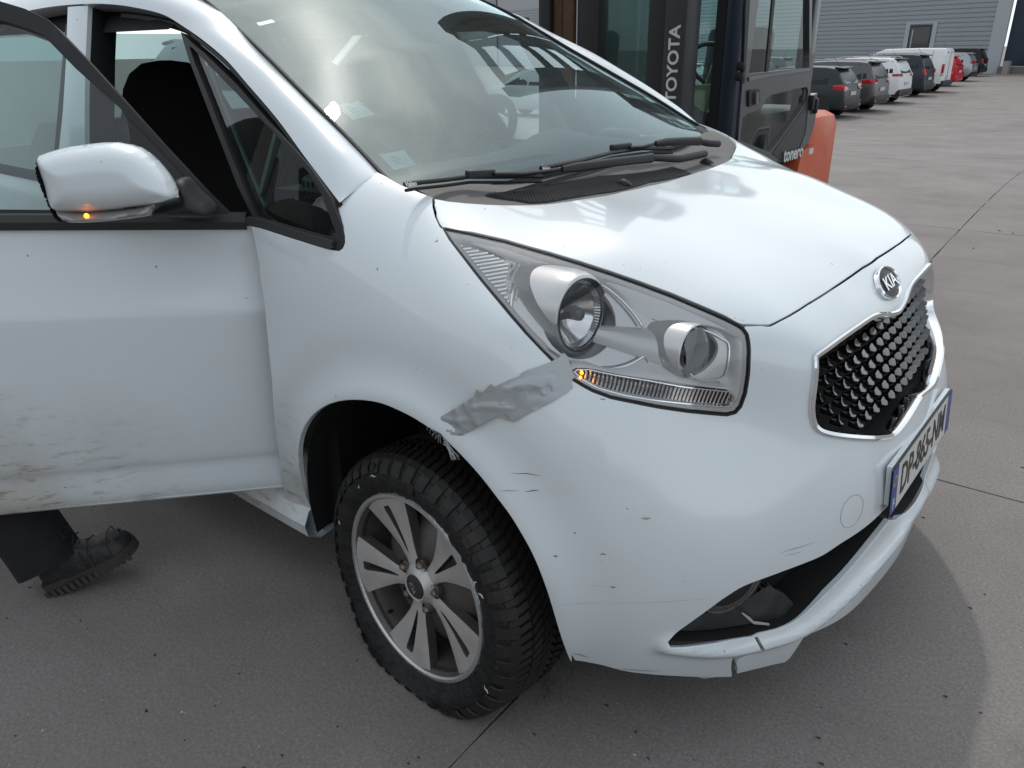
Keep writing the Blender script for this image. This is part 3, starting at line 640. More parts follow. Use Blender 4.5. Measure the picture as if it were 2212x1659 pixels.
    MB().loft(rows, closed=False).obj('lamp_barrel', mat('lamp_satin', (.74, .74, .74), .35, .35), h); arc('barrel_collar', [(1580,732),(1555,800),(1545,880),(1565,958)], .0028, M_satin, off=-.013)
    # fluted reflectors in the rear corner: rows of half-round ribs
    def ribs(name, poly, ang, per, off, rad_, m, bend=0.):
        D = hits(px(z6, poly)); c0 = D.mean(0); u = np.array([math.cos(ang), math.sin(ang)]); v = np.array([-u[1], u[0]]); mb = MB(); R_ = np.max(np.linalg.norm(D-c0, axis=1))
        for k in range(-int(R_/per)-1, int(R_/per)+2):
            t = np.linspace(-R_, R_, 60); P = c0+np.outer(t, u)+np.outer(k*per+bend*t*t, v); ins = inside(P, [D]); i = 0
            while i < len(P):
                if not ins[i]: i += 1; continue
                j = i
                while j < len(P) and ins[j]: j += 1
                if j-i >= 3: X = surf(P[i:j])+snorm(P[i:j])*off; mb.tube([tuple(x) for x in X], rad_, 6)
                i = j
        return mb.obj(name, m, h)
    fl = mat('flute_silver', (.88, .88, .88), .12, .85)
    for q in ([(150,135),(420,205),(545,275),(520,400),(545,600),(470,540),(380,430),(280,300)], [(550,275),(640,275),(760,310),(860,360),(720,380),(640,430),(580,520),(548,600),(530,420)]):
        skin_panel('flute_backing', [hits(px(z6, q))], mat('flute_back', (.55, .56, .57), .3, .6), h, off=-.024, step=.012, thick=.0)
    ribs('fluted_reflector', [(150,135),(420,205),(545,275),(520,400),(545,600),(470,540),(380,430),(280,300)], rad(8), .0072, -.020, .0030, fl)
    ribs('fluted_reflector', [(550,275),(640,275),(760,310),(860,360),(720,380),(640,430),(580,520),(548,600),(530,420)], rad(52), .0068, -.020, .0030, fl, bend=-4.)
    # turn signal in the bottom edge
    ind = [(962,1030),(985,1012),(1060,1010),(1250,1050),(1450,1085),(1700,1135),(1900,1160),(2010,1172),(2028,1200),(2005,1265),(1940,1272),(1750,1255),(1500,1225),(1300,1190),(1120,1140),(1020,1085)]
    D = hits(px(z6, ind))
    skin_panel('turn_signal_back', [D], mat('signal_dark', (.045, .038, .036), .25, .3), h, off=-.020, step=.012, thick=0)
    ribs('turn_signal_prisms', ind[:-1]+[ind[-1]], rad(64), .0058, -.0165, .0021, mat('signal_prism', (.80, .76, .74), .12, .8))
    ring_frame('turn_signal_rim', D, [(-.001, -.012), (.0, -.006), (.002, -.006), (.003, -.014)], M_chrome, h, step=.006)
    for q in ((1018, 1035), (1008, 1066)):
        p = hit3([z6(*q)])[0]-snorm(hits([z6(*q)]))[0]*.008; mb = MB(); f = frame_at(p, (.7, -.7, .2)); lathe_f(mb, f, [(0, .003), (.002, .0026), (.0032, .0), (.0028, -.004)], 12); mb.obj('lit_bulb', mat('amber_lit', (1., .35, .03), .3, emit=(1., .30, .02), estr=4), h)
    for q in ((985, 1028), (992, 1050), (1010, 1085)):
        p = hit3([z6(*q)])[0]-snorm(hits([z6(*q)]))[0]*.010; mb = MB(); f = frame_at(p, (.7, -.7, .2)); lathe_f(mb, f, [(0, .002), (.005, .001), (.008, -.003)], 12); mb.obj('amber_reflector', mat('amber', (.30, .09, .005), .2, .4), h)
    return HLd
HLd = build_headlight()
def left_headlight():
    h = empty('headlight'); h.parent = car; D = mirD(HLd)
    well('housing', D, .09, mat('lamp_silver'), h, lip=.004); skin_panel('lens', [shrinkD(resample(D, .008), .003)], MATS['headlamp_lens'], h, off=-.001, step=.016, thick=.004)
    ring_frame('seal', D, [(-.003, -.003), (-.002, .0005), (.004, .0008), (.006, -.004)], M_rubber, h, step=.006)
    ring_frame('bezel_rim', shrinkD(resample(D, .008), .004), [(0, -.003), (.004, -.006), (.011, -.012), (.014, -.03)], MATS['lamp_bezel'], h, step=.008)
left_headlight()
def build_tape():
    t = tag(empty('duct_tape', tuple(hit3([zT(1200, 780)])[0])), 'wrinkled strips of grey duct tape across the seam between headlight and wheel arch', 'tape')
    base = Vector(t.location)
    tm = mat('duct_tape_grey', (.40, .42, .43), .30, .3, bump=(900, .25, .0004)); bg = mat('tape_backing', (.36, .33, .29), .8)
    def piece(name, poly, off, amp, m, sc=30., fold=None, jag=0.):
        P = np.array(px(zT, poly))
        if jag: P = resample(P, 3.); P = P+rng.normal(0, jag, P.shape)
        D = hits(P); V, T = cdt_fill([D], .0045, .0045); X = surf(V); Nn = snorm(V)
        def dz(X): return np.array([abs(mnoise.fractal(Vector(p*[sc, sc*.6, sc]), 1., 2.1, 3)) for p in X])*amp
        z = dz(X)
        if fold is not None:
            for fk in fold:
                fd = sdist(V, hits(px(zT, fk)), False); z = z+.0042*np.clip(1-fd/.0050, 0, 1)**1.3
        X2 = X+Nn*(off+z)[:, None]-np.array(base)
        mb = MB(); mb.add(list(map(tuple, X2)), [tuple(map(int, q)) for q in T]); o = mb.obj(name, m, t, angle=60)
        return o
    piece('strip', [(1180,760),(1420,640),(1700,520),(1900,470),(1912,560),(1922,600),(1850,660),(1680,760),(1500,850),(1330,940),(1305,905),(1262,850)], .0012, .0035, tm)
    piece('strip', [(1395,482),(1430,452),(1560,405),(1700,352),(1792,308),(1830,262),(1872,300),(1900,400),(1940,500),(1905,540),(1820,470),(1700,440)], .0016, .0015, tm, jag=.5)
    piece('strip', [(560,945),(600,900),(680,860),(780,800),(920,715),(1050,645),(1160,592),(1300,528),(1420,482),(1560,452),(1700,420),(1800,375),(1855,372),(1890,440),(1900,545),(1850,566),(1700,645),(1560,705),(1300,832),(1180,882),(1000,972),(860,1057),(720,1140),(662,1105),(655,1060),(612,1036),(575,985)], .0016, .0014, tm, sc=34., fold=[[(945,700),(955,790),(1060,785),(1180,788),(1300,805)], [(955,790),(975,860),(1000,960)], [(780,800),(800,860),(812,960),(880,1000)], [(1280,622),(1400,575),(1560,520),(1720,505)], [(1560,590),(1620,600),(1640,665)], [(1710,520),(1735,560),(1728,625)], [(660,905),(780,920),(900,925)], [(870,760),(930,850),(960,930)], [(1440,612),(1600,560),(1700,570)], [(700,1010),(760,1050),(850,1040)]], jag=.22)
    piece('backing_flap', [(960,692),(985,615),(1032,652),(1040,668)], .0022, .0022, bg); piece('backing_flap', [(1040,652),(1125,563),(1155,600),(1150,625)], .0022, .002, bg)
    piece('backing_flap', [(1180,878),(1258,846),(1312,928),(1235,905)], .0016, .002, bg)
    mb = MB()
    for k in range(16):
        a = hit3([zT(540+k*9, 950+k*10)])[0]+snorm(hits([zT(540+k*9, 950+k*10)]))[0]*.003; e = a+np.array([rng.uniform(-.012, .012), rng.uniform(-.004, .008), -rng.uniform(.008, .02)]); mb.tube([a-np.array(base), (a+e)/2-np.array(base)+rng.normal(0, .002, 3), e-np.array(base)], .00045, 4)
    a = hit3([zT(690, 1120)])[0]+snorm(hits([zT(690, 1120)]))[0]*.003
    for k in range(14):
        e = a+np.array([.022+rng.uniform(-.01, .012), -.004+rng.uniform(-.004, .004), -.022+rng.uniform(-.008, .006)]); mb.tube([a-np.array(base)+rng.normal(0, .003, 3), (a+e)/2-np.array(base)+rng.normal(0, .003, 3), e-np.array(base)], .0006, 4)
    mb.obj('frayed_threads', mat('tape_thread', (.45, .44, .42), .8), t)
build_tape()

def build_scratches():
    w = empty('scratches'); w.parent = car; dk = mat('scratch_dark', (.06, .06, .065), .7); br = mat('scratch_brown', (.40, .36, .32), .8); gr = mat('scratch_grey', (.50, .53, .55), .7)
    def line(zm, a, b, wd, m, jit=1.5):
        a, b = np.array(a, float), np.array(b, float); n = 7; d = (b-a)/np.linalg.norm(b-a); p = np.array([-d[1], d[0]]); t = np.linspace(0, 1, n); c = a+np.outer(t, b-a)+np.outer(rng.normal(0, jit, n), p); hw = .7*wd*np.sin(np.pi*np.clip(t, .06, .94))
        P = np.vstack([c+p*hw[:, None], (c-p*hw[:, None])[::-1]]); D = hits([zm(*q) for q in P]); X = surf(D)+snorm(D)*.0005; k = len(X)//2
        if zm is z8 or zm is zB: X = X+snorm(D)*arch_flare(D)[:, None]
        MB().loft([list(map(tuple, X[:k])), list(map(tuple, X[k:][::-1]))], closed=False).obj('scratch', m, w)
    for zm, a, b, wd, m in ((z8, (1045,458), (1190,472), 2.2, dk), (z8, (1000,533), (1085,541), 1.6, dk), (z8, (1115,547), (1180,542), 3.0, dk), (z8, (1253,848), (1270,850), 3.2, dk), (zB, (248,407), (282,405), 3.6, dk), (zB, (170,572), (310,578), 1.5, gr), (zB, (300,578), (332,580), 4.2, dk), (zB, (5,410), (30,413), 4, dk), (zB, (30,655), (250,668), 2, gr), (zB, (250,668), (880,628), 2.2, gr), (zB, (460,212), (512,216), 9, br), (zB, (540,850), (625,800), 1.5, gr), (zB, (1180,395), (1370,338), 1.6, dk), (zB, (1205,412), (1300,385), 1.2, dk), (zB, (675,545), (700,538), 3, gr), (zB, (340,1000), (560,1006), 4, br), (z8, (1340,1300), (1420,1340), 5, br)):
        line(zm, a, b, wd, m)
build_scratches()
# ------------------------------------------------------------------ glasshouse, cowl, wipers
WE = np.array(catmull([(-.085,-.715,1.055),(-.125,-.70,1.078),(-.182,-.69,1.105),(-.325,-.67,1.181),(-.491,-.645,1.262),(-.653,-.62,1.341),(-.855,-.60,1.440),(-1.02,-.585,1.505)], 6))
def ws_pt(s, t):
    """windscreen: s -1 right .. 1 left, t 0 base .. 1 top"""
    f = t*(len(WE)-1); i = min(int(f), len(WE)-2); e = WE[i]*(1-(f-i))+WE[i+1]*(f-i); k = 1-s*s
    return np.array([e[0]+k*(.035+.02*t), -e[1]*s if False else e[1]*-s, e[2]+k*(.012+.048*min(1, t*1.6))])
def ws_grid(s0, s1, t0, t1, ns, nt, off=0.):
    out = []
    for j in range(nt+1):
        row = []
        for i in range(ns+1):
            s, t = s0+(s1-s0)*i/ns, t0+(t1-t0)*j/nt; p = ws_pt(s, t)
            if off:
                h = 1e-3; n = np.cross(ws_pt(s+h, t)-ws_pt(s-h, t), ws_pt(s, min(1, t+h))-ws_pt(s, max(0, t-h))); n /= np.linalg.norm(n); n *= -1 if n[2] < 0 else 1; p = p+n*off
            row.append(tuple(p))
        out.append(row)
    return out
def pix(X): q = (np.array(X)-CAM_LOC) @ CM.T; return np.array([1106+FPX*q[0]/q[2], 829.5-FPX*q[1]/q[2]])
_wsg = [(s, t, pix(ws_pt(s, t))) for s in np.linspace(-1, 1, 101) for t in np.linspace(0, 1, 81)]; _wsp = np.array([g[2] for g in _wsg])
def ws_at(u, v, off=0.):
    k = np.argmin(np.sum((_wsp-[u, v])**2, 1)); s, t, _ = _wsg[k]
    for _ in range(6):
        p0 = pix(ws_pt(s, t)); h = 1e-3; J = np.stack([(pix(ws_pt(s+h, t))-p0)/h, (pix(ws_pt(s, t+h if t < .99 else t-h))-p0)/(h if t < .99 else -h)], 1)
        ds = np.linalg.lstsq(J, np.array([u, v])-p0, rcond=None)[0]; s += ds[0]*.8; t = min(1, max(0, t+ds[1]*.8))
    return np.array(ws_grid(s, s, t, t, 1, 1, off)[0][0])
def build_glass():
    w = empty('windscreen'); w.parent = car
    g = glass('windscreen_glass', (.84, .97, .95), haze=.035, hazecol=(.50, .60, .60), ior=2.0, rough=.0, glow=.04, refl=(.80, .97, 1.))
    MB().loft(ws_grid(-.985, .985, .0, 1, 48, 40), closed=False).obj('pane', g, w)
    fr = mat('ceramic_frit', (.045, .04, .04), .6)
    for nm, a in (('edge_band', (-.985, -.90, .02, 1, 4, 40)), ('edge_band', (.90, .985, .02, 1, 4, 40)), ('edge_band', (-.90, .90, 0, .085, 40, 4)), ('edge_band', (-.90, .90, .93, 1, 40, 4))):
        MB().loft(ws_grid(*a, off=-.004), closed=False).obj(nm, fr, w)
    # sensor patch behind the mirror
    pts = [(920,30),(1010,60),(1230,150),(1430,213),(1710,216),(1600,75),(1560,20)]
    P = [tuple(ws_at(*z2(*p), off=-.0045)) for p in pts]; MB().add(P, [list(range(len(P)))]).obj('sensor_patch', fr, w, smooth=False)
    # stickers on the inside of the glass
    paper = mat('sticker_paper', (.62, .88, .92), .5); film = mat('sticker_film', (.80, .90, .86), .25); ink = mat('sticker_ink', (.07, .12, .16), .6)
    for poly, ins in (([(915,710),(1000,690),(1008,698),(1065,675),(1182,770),(1030,806)], [(945,715),(1060,685),(1150,752),(1010,788)]), ([(1210,1040),(1325,1022),(1378,1010),(1462,1112),(1310,1148)], [(1235,1045),(1370,1025),(1440,1105),(1318,1138)])):
        P = [tuple(ws_at(*z2(*p), off=-.0020)) for p in poly]; MB().add(P, [list(range(len(P)))]).obj('sticker', film, w, smooth=False)
        P = [tuple(ws_at(*z2(*p), off=-.0012)) for p in ins]; MB().add(P, [list(range(len(P)))]).obj('sticker_label', paper, w, smooth=False)
        for k in range(5):
            a = np.array(ins, float); t0 = .22+.14*k; l = a[0]*(1-t0)+a[3]*t0; r = a[1]*(1-t0)+a[2]*t0; x0, x1 = l*.8+r*.2, l*(.5-.06*(k % 3))+r*(.5+.06*(k % 3)); dv = (a[3]-a[0])*.028
            P = [tuple(ws_at(*z2(*q), off=-.0006)) for q in (x0, x1, x1+dv, x0+dv)]; MB().add(P, [(0, 1, 2, 3)]).obj('sticker_print', ink, w, smooth=False)
    # interior mirror
    mb = MB(); c = Vector((-.83, 0, 1.365)); mb.box(c, (.05, .26, .075), Matrix.Rotation(rad(12), 3, 'Z'), bevel=.02); mb.tube([c, c+Vector((.06, 0, .05))], .012); mb.obj('rear_view_mirror', M_blackpl, car)
build_glass()
def build_pillars():
    O_ = np.array(catmull([(-.185,-.795,1.058),(-.204,-.79,1.066),(-.315,-.772,1.136),(-.426,-.75,1.204),(-.545,-.732,1.270),(-.669,-.712,1.333),(-.845,-.692,1.397),(-1.005,-.682,1.438),(-1.325,-.682,1.468),(-1.8,-.69,1.462),(-2.4,-.72,1.40)], 6))
    I_ = np.array(catmull([(-.165,-.697,1.100),(-.182,-.694,1.108),(-.253,-.685,1.147),(-.325,-.675,1.184),(-.41,-.662,1.224),(-.491,-.650,1.264),(-.653,-.625,1.343),(-.855,-.602,1.446),(-1.2,-.585,1.53),(-1.8,-.58,1.55),(-2.4,-.60,1.50)], 6))
    rows = []
    for kk, (o, i) in enumerate(zip(O_, I_)):
        bul = .022*min(1, .25+kk/14)
        ax = Vector(i-o); d = Vector((-1, 0, .5)).normalized(); n = ax.cross(d).normalized(); n = n if n.y < 0 or n.z > 0 else -n
        if n.z < 0: n = -n
        n = np.array(n); r = [i+np.array([0, .006, -.03]), i+np.array([0, .004, -.004])]
        for t in np.linspace(0, 1, 9): r.append(i*(1-t)+o*t+n*math.sin(math.pi*t)*bul)
        r += [o+np.array([0, .012, -.008]), o+np.array([0, .05, -.020])]; rows.append([tuple(p) for p in r])
    pr = MB().loft(rows, closed=False).obj('roof_pillar', M_white, car, angle=50); mirrored(pr)
    # roof skin between the rails
    g = []
    for k in range(14):
        x = -1.0-1.5*k/13; z = float(np.interp(-x, [.855, 1.2, 1.8, 2.4, 2.6], [1.446, 1.53, 1.55, 1.50, 1.46])); y = float(np.interp(-x, [.855, 1.2, 1.8, 2.4], [.602, .585, .58, .60]))
        g.append([(x+.06*(1-s*s), y*s, z+.06*(1-s*s)) for s in np.linspace(-1, 1, 15)])
    MB().loft(g, closed=False).obj('roof', M_white, car)
    # rubber line round the door opening
    o2 = [tuple(o+np.array([0, .055, -.03])) for o in O_[:48]]
    se = MB().tube(o2, .013, 8).obj('door_seal', M_rubber, car); mirrored(se)
    o3 = [tuple(o+np.array([.004, .002, -.010])) for o in O_[4:36]]
    MB().tube(o3, .006, 6).obj('rail_seal', M_rubber, car)
    # windscreen seal strip along the pillar
    sl = MB().tube([tuple(p+np.array([.0, 0, .004])) for p in WE[3:]], .005, 6).obj('windscreen_seal', M_rubber, car); mirrored(sl)
build_pillars()
SP0 = (-.4, -.825, .98); SPN = (0, -1, .33)   # plane of the side glass
def side_at(u, v): return atp(u, v, SP0, SPN)
def plane_sheet(name, polys, p0, n, m, parent, off=0., thick=.01, step=.03, flip=False):
    """flat panel with holes, outlines given as sight lines met with a plane"""
    n = np.array(n, float); n /= np.linalg.norm(n); a = np.cross([0, 0, 1], n); a /= np.linalg.norm(a); b = np.cross(n, a); p0 = np.array(p0, float)
    PP = [np.array([[(q-p0) @ a, (q-p0) @ b] for q in (P if len(P[0]) == 3 else [atp(*uv, p0, n) for uv in P])]) for P in polys]
    V, T = cdt_fill(PP, step, step); X = p0+np.outer(V[:, 0], a)+np.outer(V[:, 1], b)+n*off
    return sheet(name, X, np.tile(n, (len(X), 1)), T, m, parent, thick, .0012)
def build_quarter():
    q = empty('quarter_window'); q.parent = car
    outer = [zA(1147,207), zA(1210,270), zA(1300,345), zA(1500,540), zA(1700,770)]+px(z2, [(500,860),(640,1010),(760,1150),(840,1270),(890,1345),(940,1480)])+px(zQ, [(1650,200),(1720,380),(1748,520),(1748,620),(1720,698),(1660,742),(1580,730),(1400,686),(1100,596),(800,500),(500,396),(400,366),(352,290)])+[zA(1600,1370), zA(1500,1160), zA(1400,900), zA(1300,640), zA(1200,380)]
    inner = [zA(1200,300), zA(1215,298), zA(1300,385), zA(1500,590), zA(1680,780)]+px(z2, [(480,870),(620,1030),(740,1170),(820,1300),(880,1430)])+px(zQ, [(1450,0),(1540,200),(1640,460),(1560,545),(1300,480),(900,365),(600,280),(450,235)])+[zA(1530,1150), zA(1430,900), zA(1330,640), zA(1230,390)]
    plane_sheet('frame', [outer, inner], SP0, SPN, M_blackpl, q, off=.004, thick=.03)
    plane_sheet('pane', [inner], SP0, SPN, glass('side_glass', (.58, .76, .74), ior=1.6, haze=.015, hazecol=(.5, .5, .5)), q, off=-.006, thick=.0)
    # weather strip along the bottom edge
    plane_sheet('weather_strip', [px(zQ, [(352,270),(400,248),(450,255),(900,388),(1200,480),(1600,592),(1645,605),(1600,650),(1640,690),(1580,715),(1200,612),(800,490),(360,352)])], SP0, SPN, mat('weather_strip', (.035, .034, .033), .6), q, off=.012, thick=.01)
    # pale inner trim line of the pillar, and the dark inner pillar
    band = [zA(1290,420), zA(1310,410), zA(1335,450), zA(1400,640), zA(1500,900), zA(1600,1130), zA(1665,1290), zA(1640,1310), zA(1570,1190), zA(1460,930), zA(1360,640)]
    plane_sheet('pillar_trim', [band], (-.4, -.795, .98), SPN, mat('pillar_trim', (.42, .46, .42), .6), q, off=0, thick=.008)
    bar = px(z2, [(500,870),(516,880),(440,1180),(400,1330),(385,1330),(420,1180)]); plane_sheet('division_bar', [bar], (-.4, -.80, .98), SPN, mat('bar_grey', (.25, .30, .32), .4), q, off=0, thick=.012)
build_quarter()
def build_cowl():
    c = empty('cowl'); c.parent = car
    fr = hits(px(zC, [(345,420),(430,442),(600,461),(760,465),(900,463),(1000,458),(1150,440),(1300,416),(1450,385),(1600,350)])); fr = fr[fr[:, 0] < -.004]
    rear = np.array([dom(p)[0] for p in [(-.06,0,1.062),(-.065,-.25,1.062),(-.08,-.45,1.062),(-.10,-.58,1.065),(-.10,-.66,1.068)]])
    half = np.vstack([fr[::-1], rear[::-1][:-1]]); P = np.vstack([[[0, fr[-1][1]]], half, [rear[0]], mirD(half)[::-1]])
    skin_panel('panel', [P], M_greypl, c, off=-.006, step=.02)
    skin_panel('gutter', [np.vstack([shrinkD(P, -.012)])], M_black, c, off=-.022, step=.03)
    gp = hits(px(zC, [(648,400),(700,391),(1000,338),(1300,289),(1740,234),(1848,270),(1600,322),(1300,388),(1000,437),(900,442),(820,428),(700,412)]))
    skin_panel('grille_backing', [gp], M_black, c, off=-.0045, step=.02, thick=0)
    ring_frame('grille_rim', gp, [(-.002, -.006), (-.001, -.002), (.002, -.003)], M_blackpl, c, step=.008)
    mb = MB(); A = surf(gp); x0, x1 = A[:, 0].min(), A[:, 0].max(); y0, y1 = A[:, 1].min(), A[:, 1].max(); px_, py_ = .0058, .0105
    nx = int((x1-x0)/px_)+2; ny = int((y1-y0)/py_)+2; gx = []
    for i in range(nx):
        for j in range(ny):
            o = .5*(i % 2); p = np.array([x0+i*px_, y0+(j+o)*py_])
            gx.append([(p[0], p[1]), (p[0]+px_*.36, p[1]+py_*.5), (p[0], p[1]+py_), (p[0]-px_*.64, p[1])]); 
    zz = 1.03
    segs = []
    for a, b, e, d in gx: segs += [(a, b), (b, e), (a, d)]
    mid = np.array([[(s_[0][0]+s_[1][0])/2, (s_[0][1]+s_[1][1])/2, 0] for s_ in segs])
    Zs = np.interp(mid[:, 0], [-.2, 0, .12, .28], [1.09, 1.05, 1.022, 1.0]); mid[:, 2] = Zs; ins = inside(dom(mid), [gp])
    E = np.array([[(*s_[0], 0), (*s_[1], 0)] for s_, k in zip(segs, ins) if k]); 
    if len(E):
        Q = E.reshape(-1, 3); Q[:, 2] = np.interp(Q[:, 0], [-.2, 0, .12, .28], [1.09, 1.05, 1.022, 1.0])
        for _ in range(3): Q[:, 2] += (surf(dom(Q))-Q)[:, 2]
        Q += snorm(dom(Q))*(-.003); Q = Q.reshape(-1, 2, 3)
        for a, b in Q: mb.tube([a, b], .0009, 4, caps=False)
        stuff(mb.obj('honeycomb_mesh', mat('mesh_plastic', (.03, .03, .032), .4), c))
    # washer jets
    for q in ((1450, 335), (1938, 212)):
        p = hit3([zC(*q)])[0]; mb = MB(); f = frame_at(p, (0, 0, 1), up=(0, 1, 0)); rings = []
        for t, w, hgt in ((-.022, .006, .001), (-.012, .011, .010), (0, .012, .014), (.012, .010, .010), (.024, .004, .001)):
            rings.append([(p[0]+t, p[1]+w*math.cos(a), p[2]-.004+max(0, math.sin(a))*hgt) for a in np.linspace(0, math.pi, 9)])
        mb.loft(rings, closed=True, caps=True); mb.obj('washer_jet', M_blackpl, c)
    # black corner trim at the far pillar foot
    P = [atp(*zC(*q), (0, .70, 1.07), (.3, -.6, .7)) for q in [(1860,10),(1900,0),(2050,90),(1960,105),(1880,40)]]; mb = MB(); mb.hexa([tuple(p) for p in P], [tuple(np.array(p)+[0, .03, -.03]) for p in P]); mb.obj('corner_trim', M_greypl, c)
build_cowl()
WPN = np.array((.40, 0, .915)); WP0 = np.array((-.10, 0, 1.112))
def wip(q, up=0.): return tuple(atp(*zC(*q), WP0+WPN*up, WPN))
def build_wipers():
    dust = mat('wiper_black', (.014, .014, .015), .42)
    def wiper(blade, conn, arm, thick, pivot, lab):
        w = empty('wiper'); w.parent = car
        pts = [wip(p, .006) for p in blade]; mb = MB(); mb.tube(pts, .0065, 8, flat=.8); mb.obj('blade_spoiler', dust, w)
        mb = MB(); mb.tube([(p[0], p[1], p[2]-.012) for p in pts], .0035, 6); mb.obj('rubber_lip', M_rubber, w)
        a, b = Vector(wip(conn[0], .012)), Vector(wip(conn[1], .012)); d = b-a; R = d.to_track_quat('X', 'Z').to_matrix(); mb = MB(); mb.box((a+b)/2, (d.length, .016, .017), R, bevel=.004); mb.obj('connector', M_blackpl, w)
        mb = MB(); mb.tube([wip(p, .016) for p in arm], .0042, 8); mb.obj('arm_rod', dust, w)
        mb = MB(); mb.tube([wip(p, .018) for p in thick], [.005]+[.0075]*(len(thick)-2)+[.0085], 8, flat=1.5); mb.obj('arm', dust, w)
        mb = MB(); mb.tube([wip(p, .014) for p in pivot], [.009, .010, .010], 10); mb.obj('pivot', M_blackpl, w)
        p0, p1 = np.array(wip(lab[0], .0165)), np.array(wip(lab[1], .0165)); 
        toc = CAM_LOC-p0; toc /= np.linalg.norm(toc); place_text('lettering', 'Valeo', .0125, mat('print_white', (.75, .75, .75), .5), w, tuple((p0+p1)/2+toc*.0035), p1-p0, np.cross(toc, p1-p0), depth=.0003, bold=.0003)
    wiper([(168,345),(230,336),(400,318),(540,300),(760,300),(970,298)], [(530,288),(690,280)], [(690,285),(860,285),(1000,268),(1100,254)], [(1090,256),(1180,244),(1400,215),(1620,190)], [(1620,190),(1780,196),(1930,165)], [(182,345),(222,341)])
    wiper([(968,252),(1020,240),(1200,205),(1380,160),(1560,135),(1740,135)], [(1380,132),(1490,120)], [(1490,130),(1560,125),(1640,106)], [(1640,106),(1700,98),(1800,92),(1900,92)], [(1900,95),(1950,105),(2010,108)], [(984,257),(1014,252)])
build_wipers()
def build_body():
    # sill, light-blocking boxes, bulkhead
    sill = []
    for x in (-.40, -.5, -.8, -1.6, -2.2): sill.append([(x, -.60, .19), (x, -.80, .165), (x, -.835, .185), (x, -.842, .22), (x, -.825, .255), (x, -.79, .285), (x, -.74, .30), (x, -.6, .30)])
    s = MB().loft(sill, closed=False).obj('sill', M_white, car); mirrored(s)
    MB().box((-1.15, 0, .26), (2.9, 1.2, .05)).obj('underbody_blocker', M_black, car)  # plain black box added beneath the car to block light
    MB().box((-.0, 0, .62), (.62, 1.0, .64)).obj('engine_bay_blocker', M_black, car)  # solid black fill added under the bonnet to stop light leaks
    MB().box((.52, 0, .42), (.25, .8, .36)).obj('radiator', M_black, car)
    MB().box((-.33, 0, .66), (.05, 1.56, .78)).obj('bulkhead', M_black, car)
    # wheel housing
    lin = mat('arch_liner', (.012, .012, .012), .85, bump=(25, .6, .01))
    mb = MB(); mb.loft([[(ARC_C[0]+r*math.cos(a), y, ARC_C[1]+r*math.sin(a)) for r, y in ((.376, -.852 if a > rad(28) else -.785), (.388, -.82 if a > rad(28) else -.77), (.39, -.52), (.2, -.50), (0, -.50))] for a in np.linspace(rad(-3), rad(196), 40)], closed=False); mb.obj('wheel_housing', lin, car); 
    # pillar between the doors, rear door
    bp = []
    for z, y0, x0, x1 in ((.25, -.845, -1.30, -1.50), (.62, -.865, -1.30, -1.50), (.97, -.838, -1.285, -1.47), (1.19, -.790, -1.285, -1.405), (1.32, -.745, -1.315, -1.42), (1.465, -.685, -1.36, -1.47)):
        bp.append([(x0-.002, y0+.022, z), (x0, y0+.008, z), ((x0+x1)/2, y0, z), (x1, y0, z), (x1, y0+.08, z)])
    MB().loft(bp, closed=False).obj('centre_pillar', M_white, car)
    bt = [[(p[0][0], p[0][1], p[0][2]), (p[0][0]-.004, p[0][1]+.045, p[0][2]), (p[0][0]-.03, p[0][1]+.085, p[0][2]), (p[0][0]-.15, p[0][1]+.085, p[0][2])] for p in bp]
    MB().loft(bt, closed=False).obj('centre_pillar_trim', mat('interior_black', (.012, .012, .013), .7), car)
    rd = empty('rear_door'); rd.parent = car
    g = []
    for z, y in ((.27, -.82), (.33, -.852), (.45, -.870), (.62, -.876), (.80, -.868), (.90, -.855), (.99, -.835)): g.append([(x, y+.02*max(0, (-x-2.0)), z) for x in (-1.475, -1.6, -1.9, -2.2, -2.5)])
    MB().loft(g, closed=False).obj('panel', M_white, rd)
    sg = [[(x, -.825+.33*(z-.98)+.0, z) for x in (-1.47, -1.8, -2.1, -2.4)] for z in (.99, 1.2, 1.40)]
    MB().loft(sg, closed=False).obj('pane', glass('rear_side_glass', (.30, .42, .41), ior=1.6), rd)
    for x0, x1 in ((-1.40, -1.50), (-2.38, -2.5)):
        MB().loft([[(x0, -.83+.33*(z-.98)-.004, z), (x1, -.83+.33*(z-.98)-.004, z), (x1, -.83+.33*(z-.98)+.02, z)] for z in (.99, 1.2, 1.42)], closed=False).obj('window_post', M_blackpl, rd)
    MB().loft([[(x, -.842, .985), (x, -.832, 1.01), (x, -.80, 1.01)] for x in (-1.475, -2.0, -2.5)], closed=False).obj('belt_strip', M_blackpl, rd)
    # far side: doors, glass and posts
    fd = empty('far_side'); fd.parent = car
    g = []
    for z, y in ((.27, .82), (.45, .870), (.62, .876), (.80, .868), (.99, .835)): g.append([(x, y, z) for x in (-.45, -1.2, -1.9, -2.5)])
    MB().loft(g, closed=False).obj('door_panels', M_white, fd)
    MB().loft([[(min(x, xf), .825-.33*(z-.98), z) for x in (0., -1.0, -1.8, -2.4)] for z, xf in ((.98, -.30), (1.06, -.33), (1.2, -.52), (1.33, -.76), (1.40, -1.0))], closed=False).obj('pane', glass('far_glass', (.86, .95, .93), ior=1.4), fd)
    for x0, x1, e in ((-1.50, -1.60, 0), (-.70, -.78, .55), (-2.35, -2.5, 0)):
        MB().loft([[(x0+e*(1.2-z), .80-.33*(z-.98), z), (x1+e*(1.2-z), .80-.33*(z-.98), z), (x1+e*(1.2-z), .76-.33*(z-.98), z)] for z in (.98, 1.2, 1.44)], closed=False).obj('window_post', MATS['interior_black'], fd)
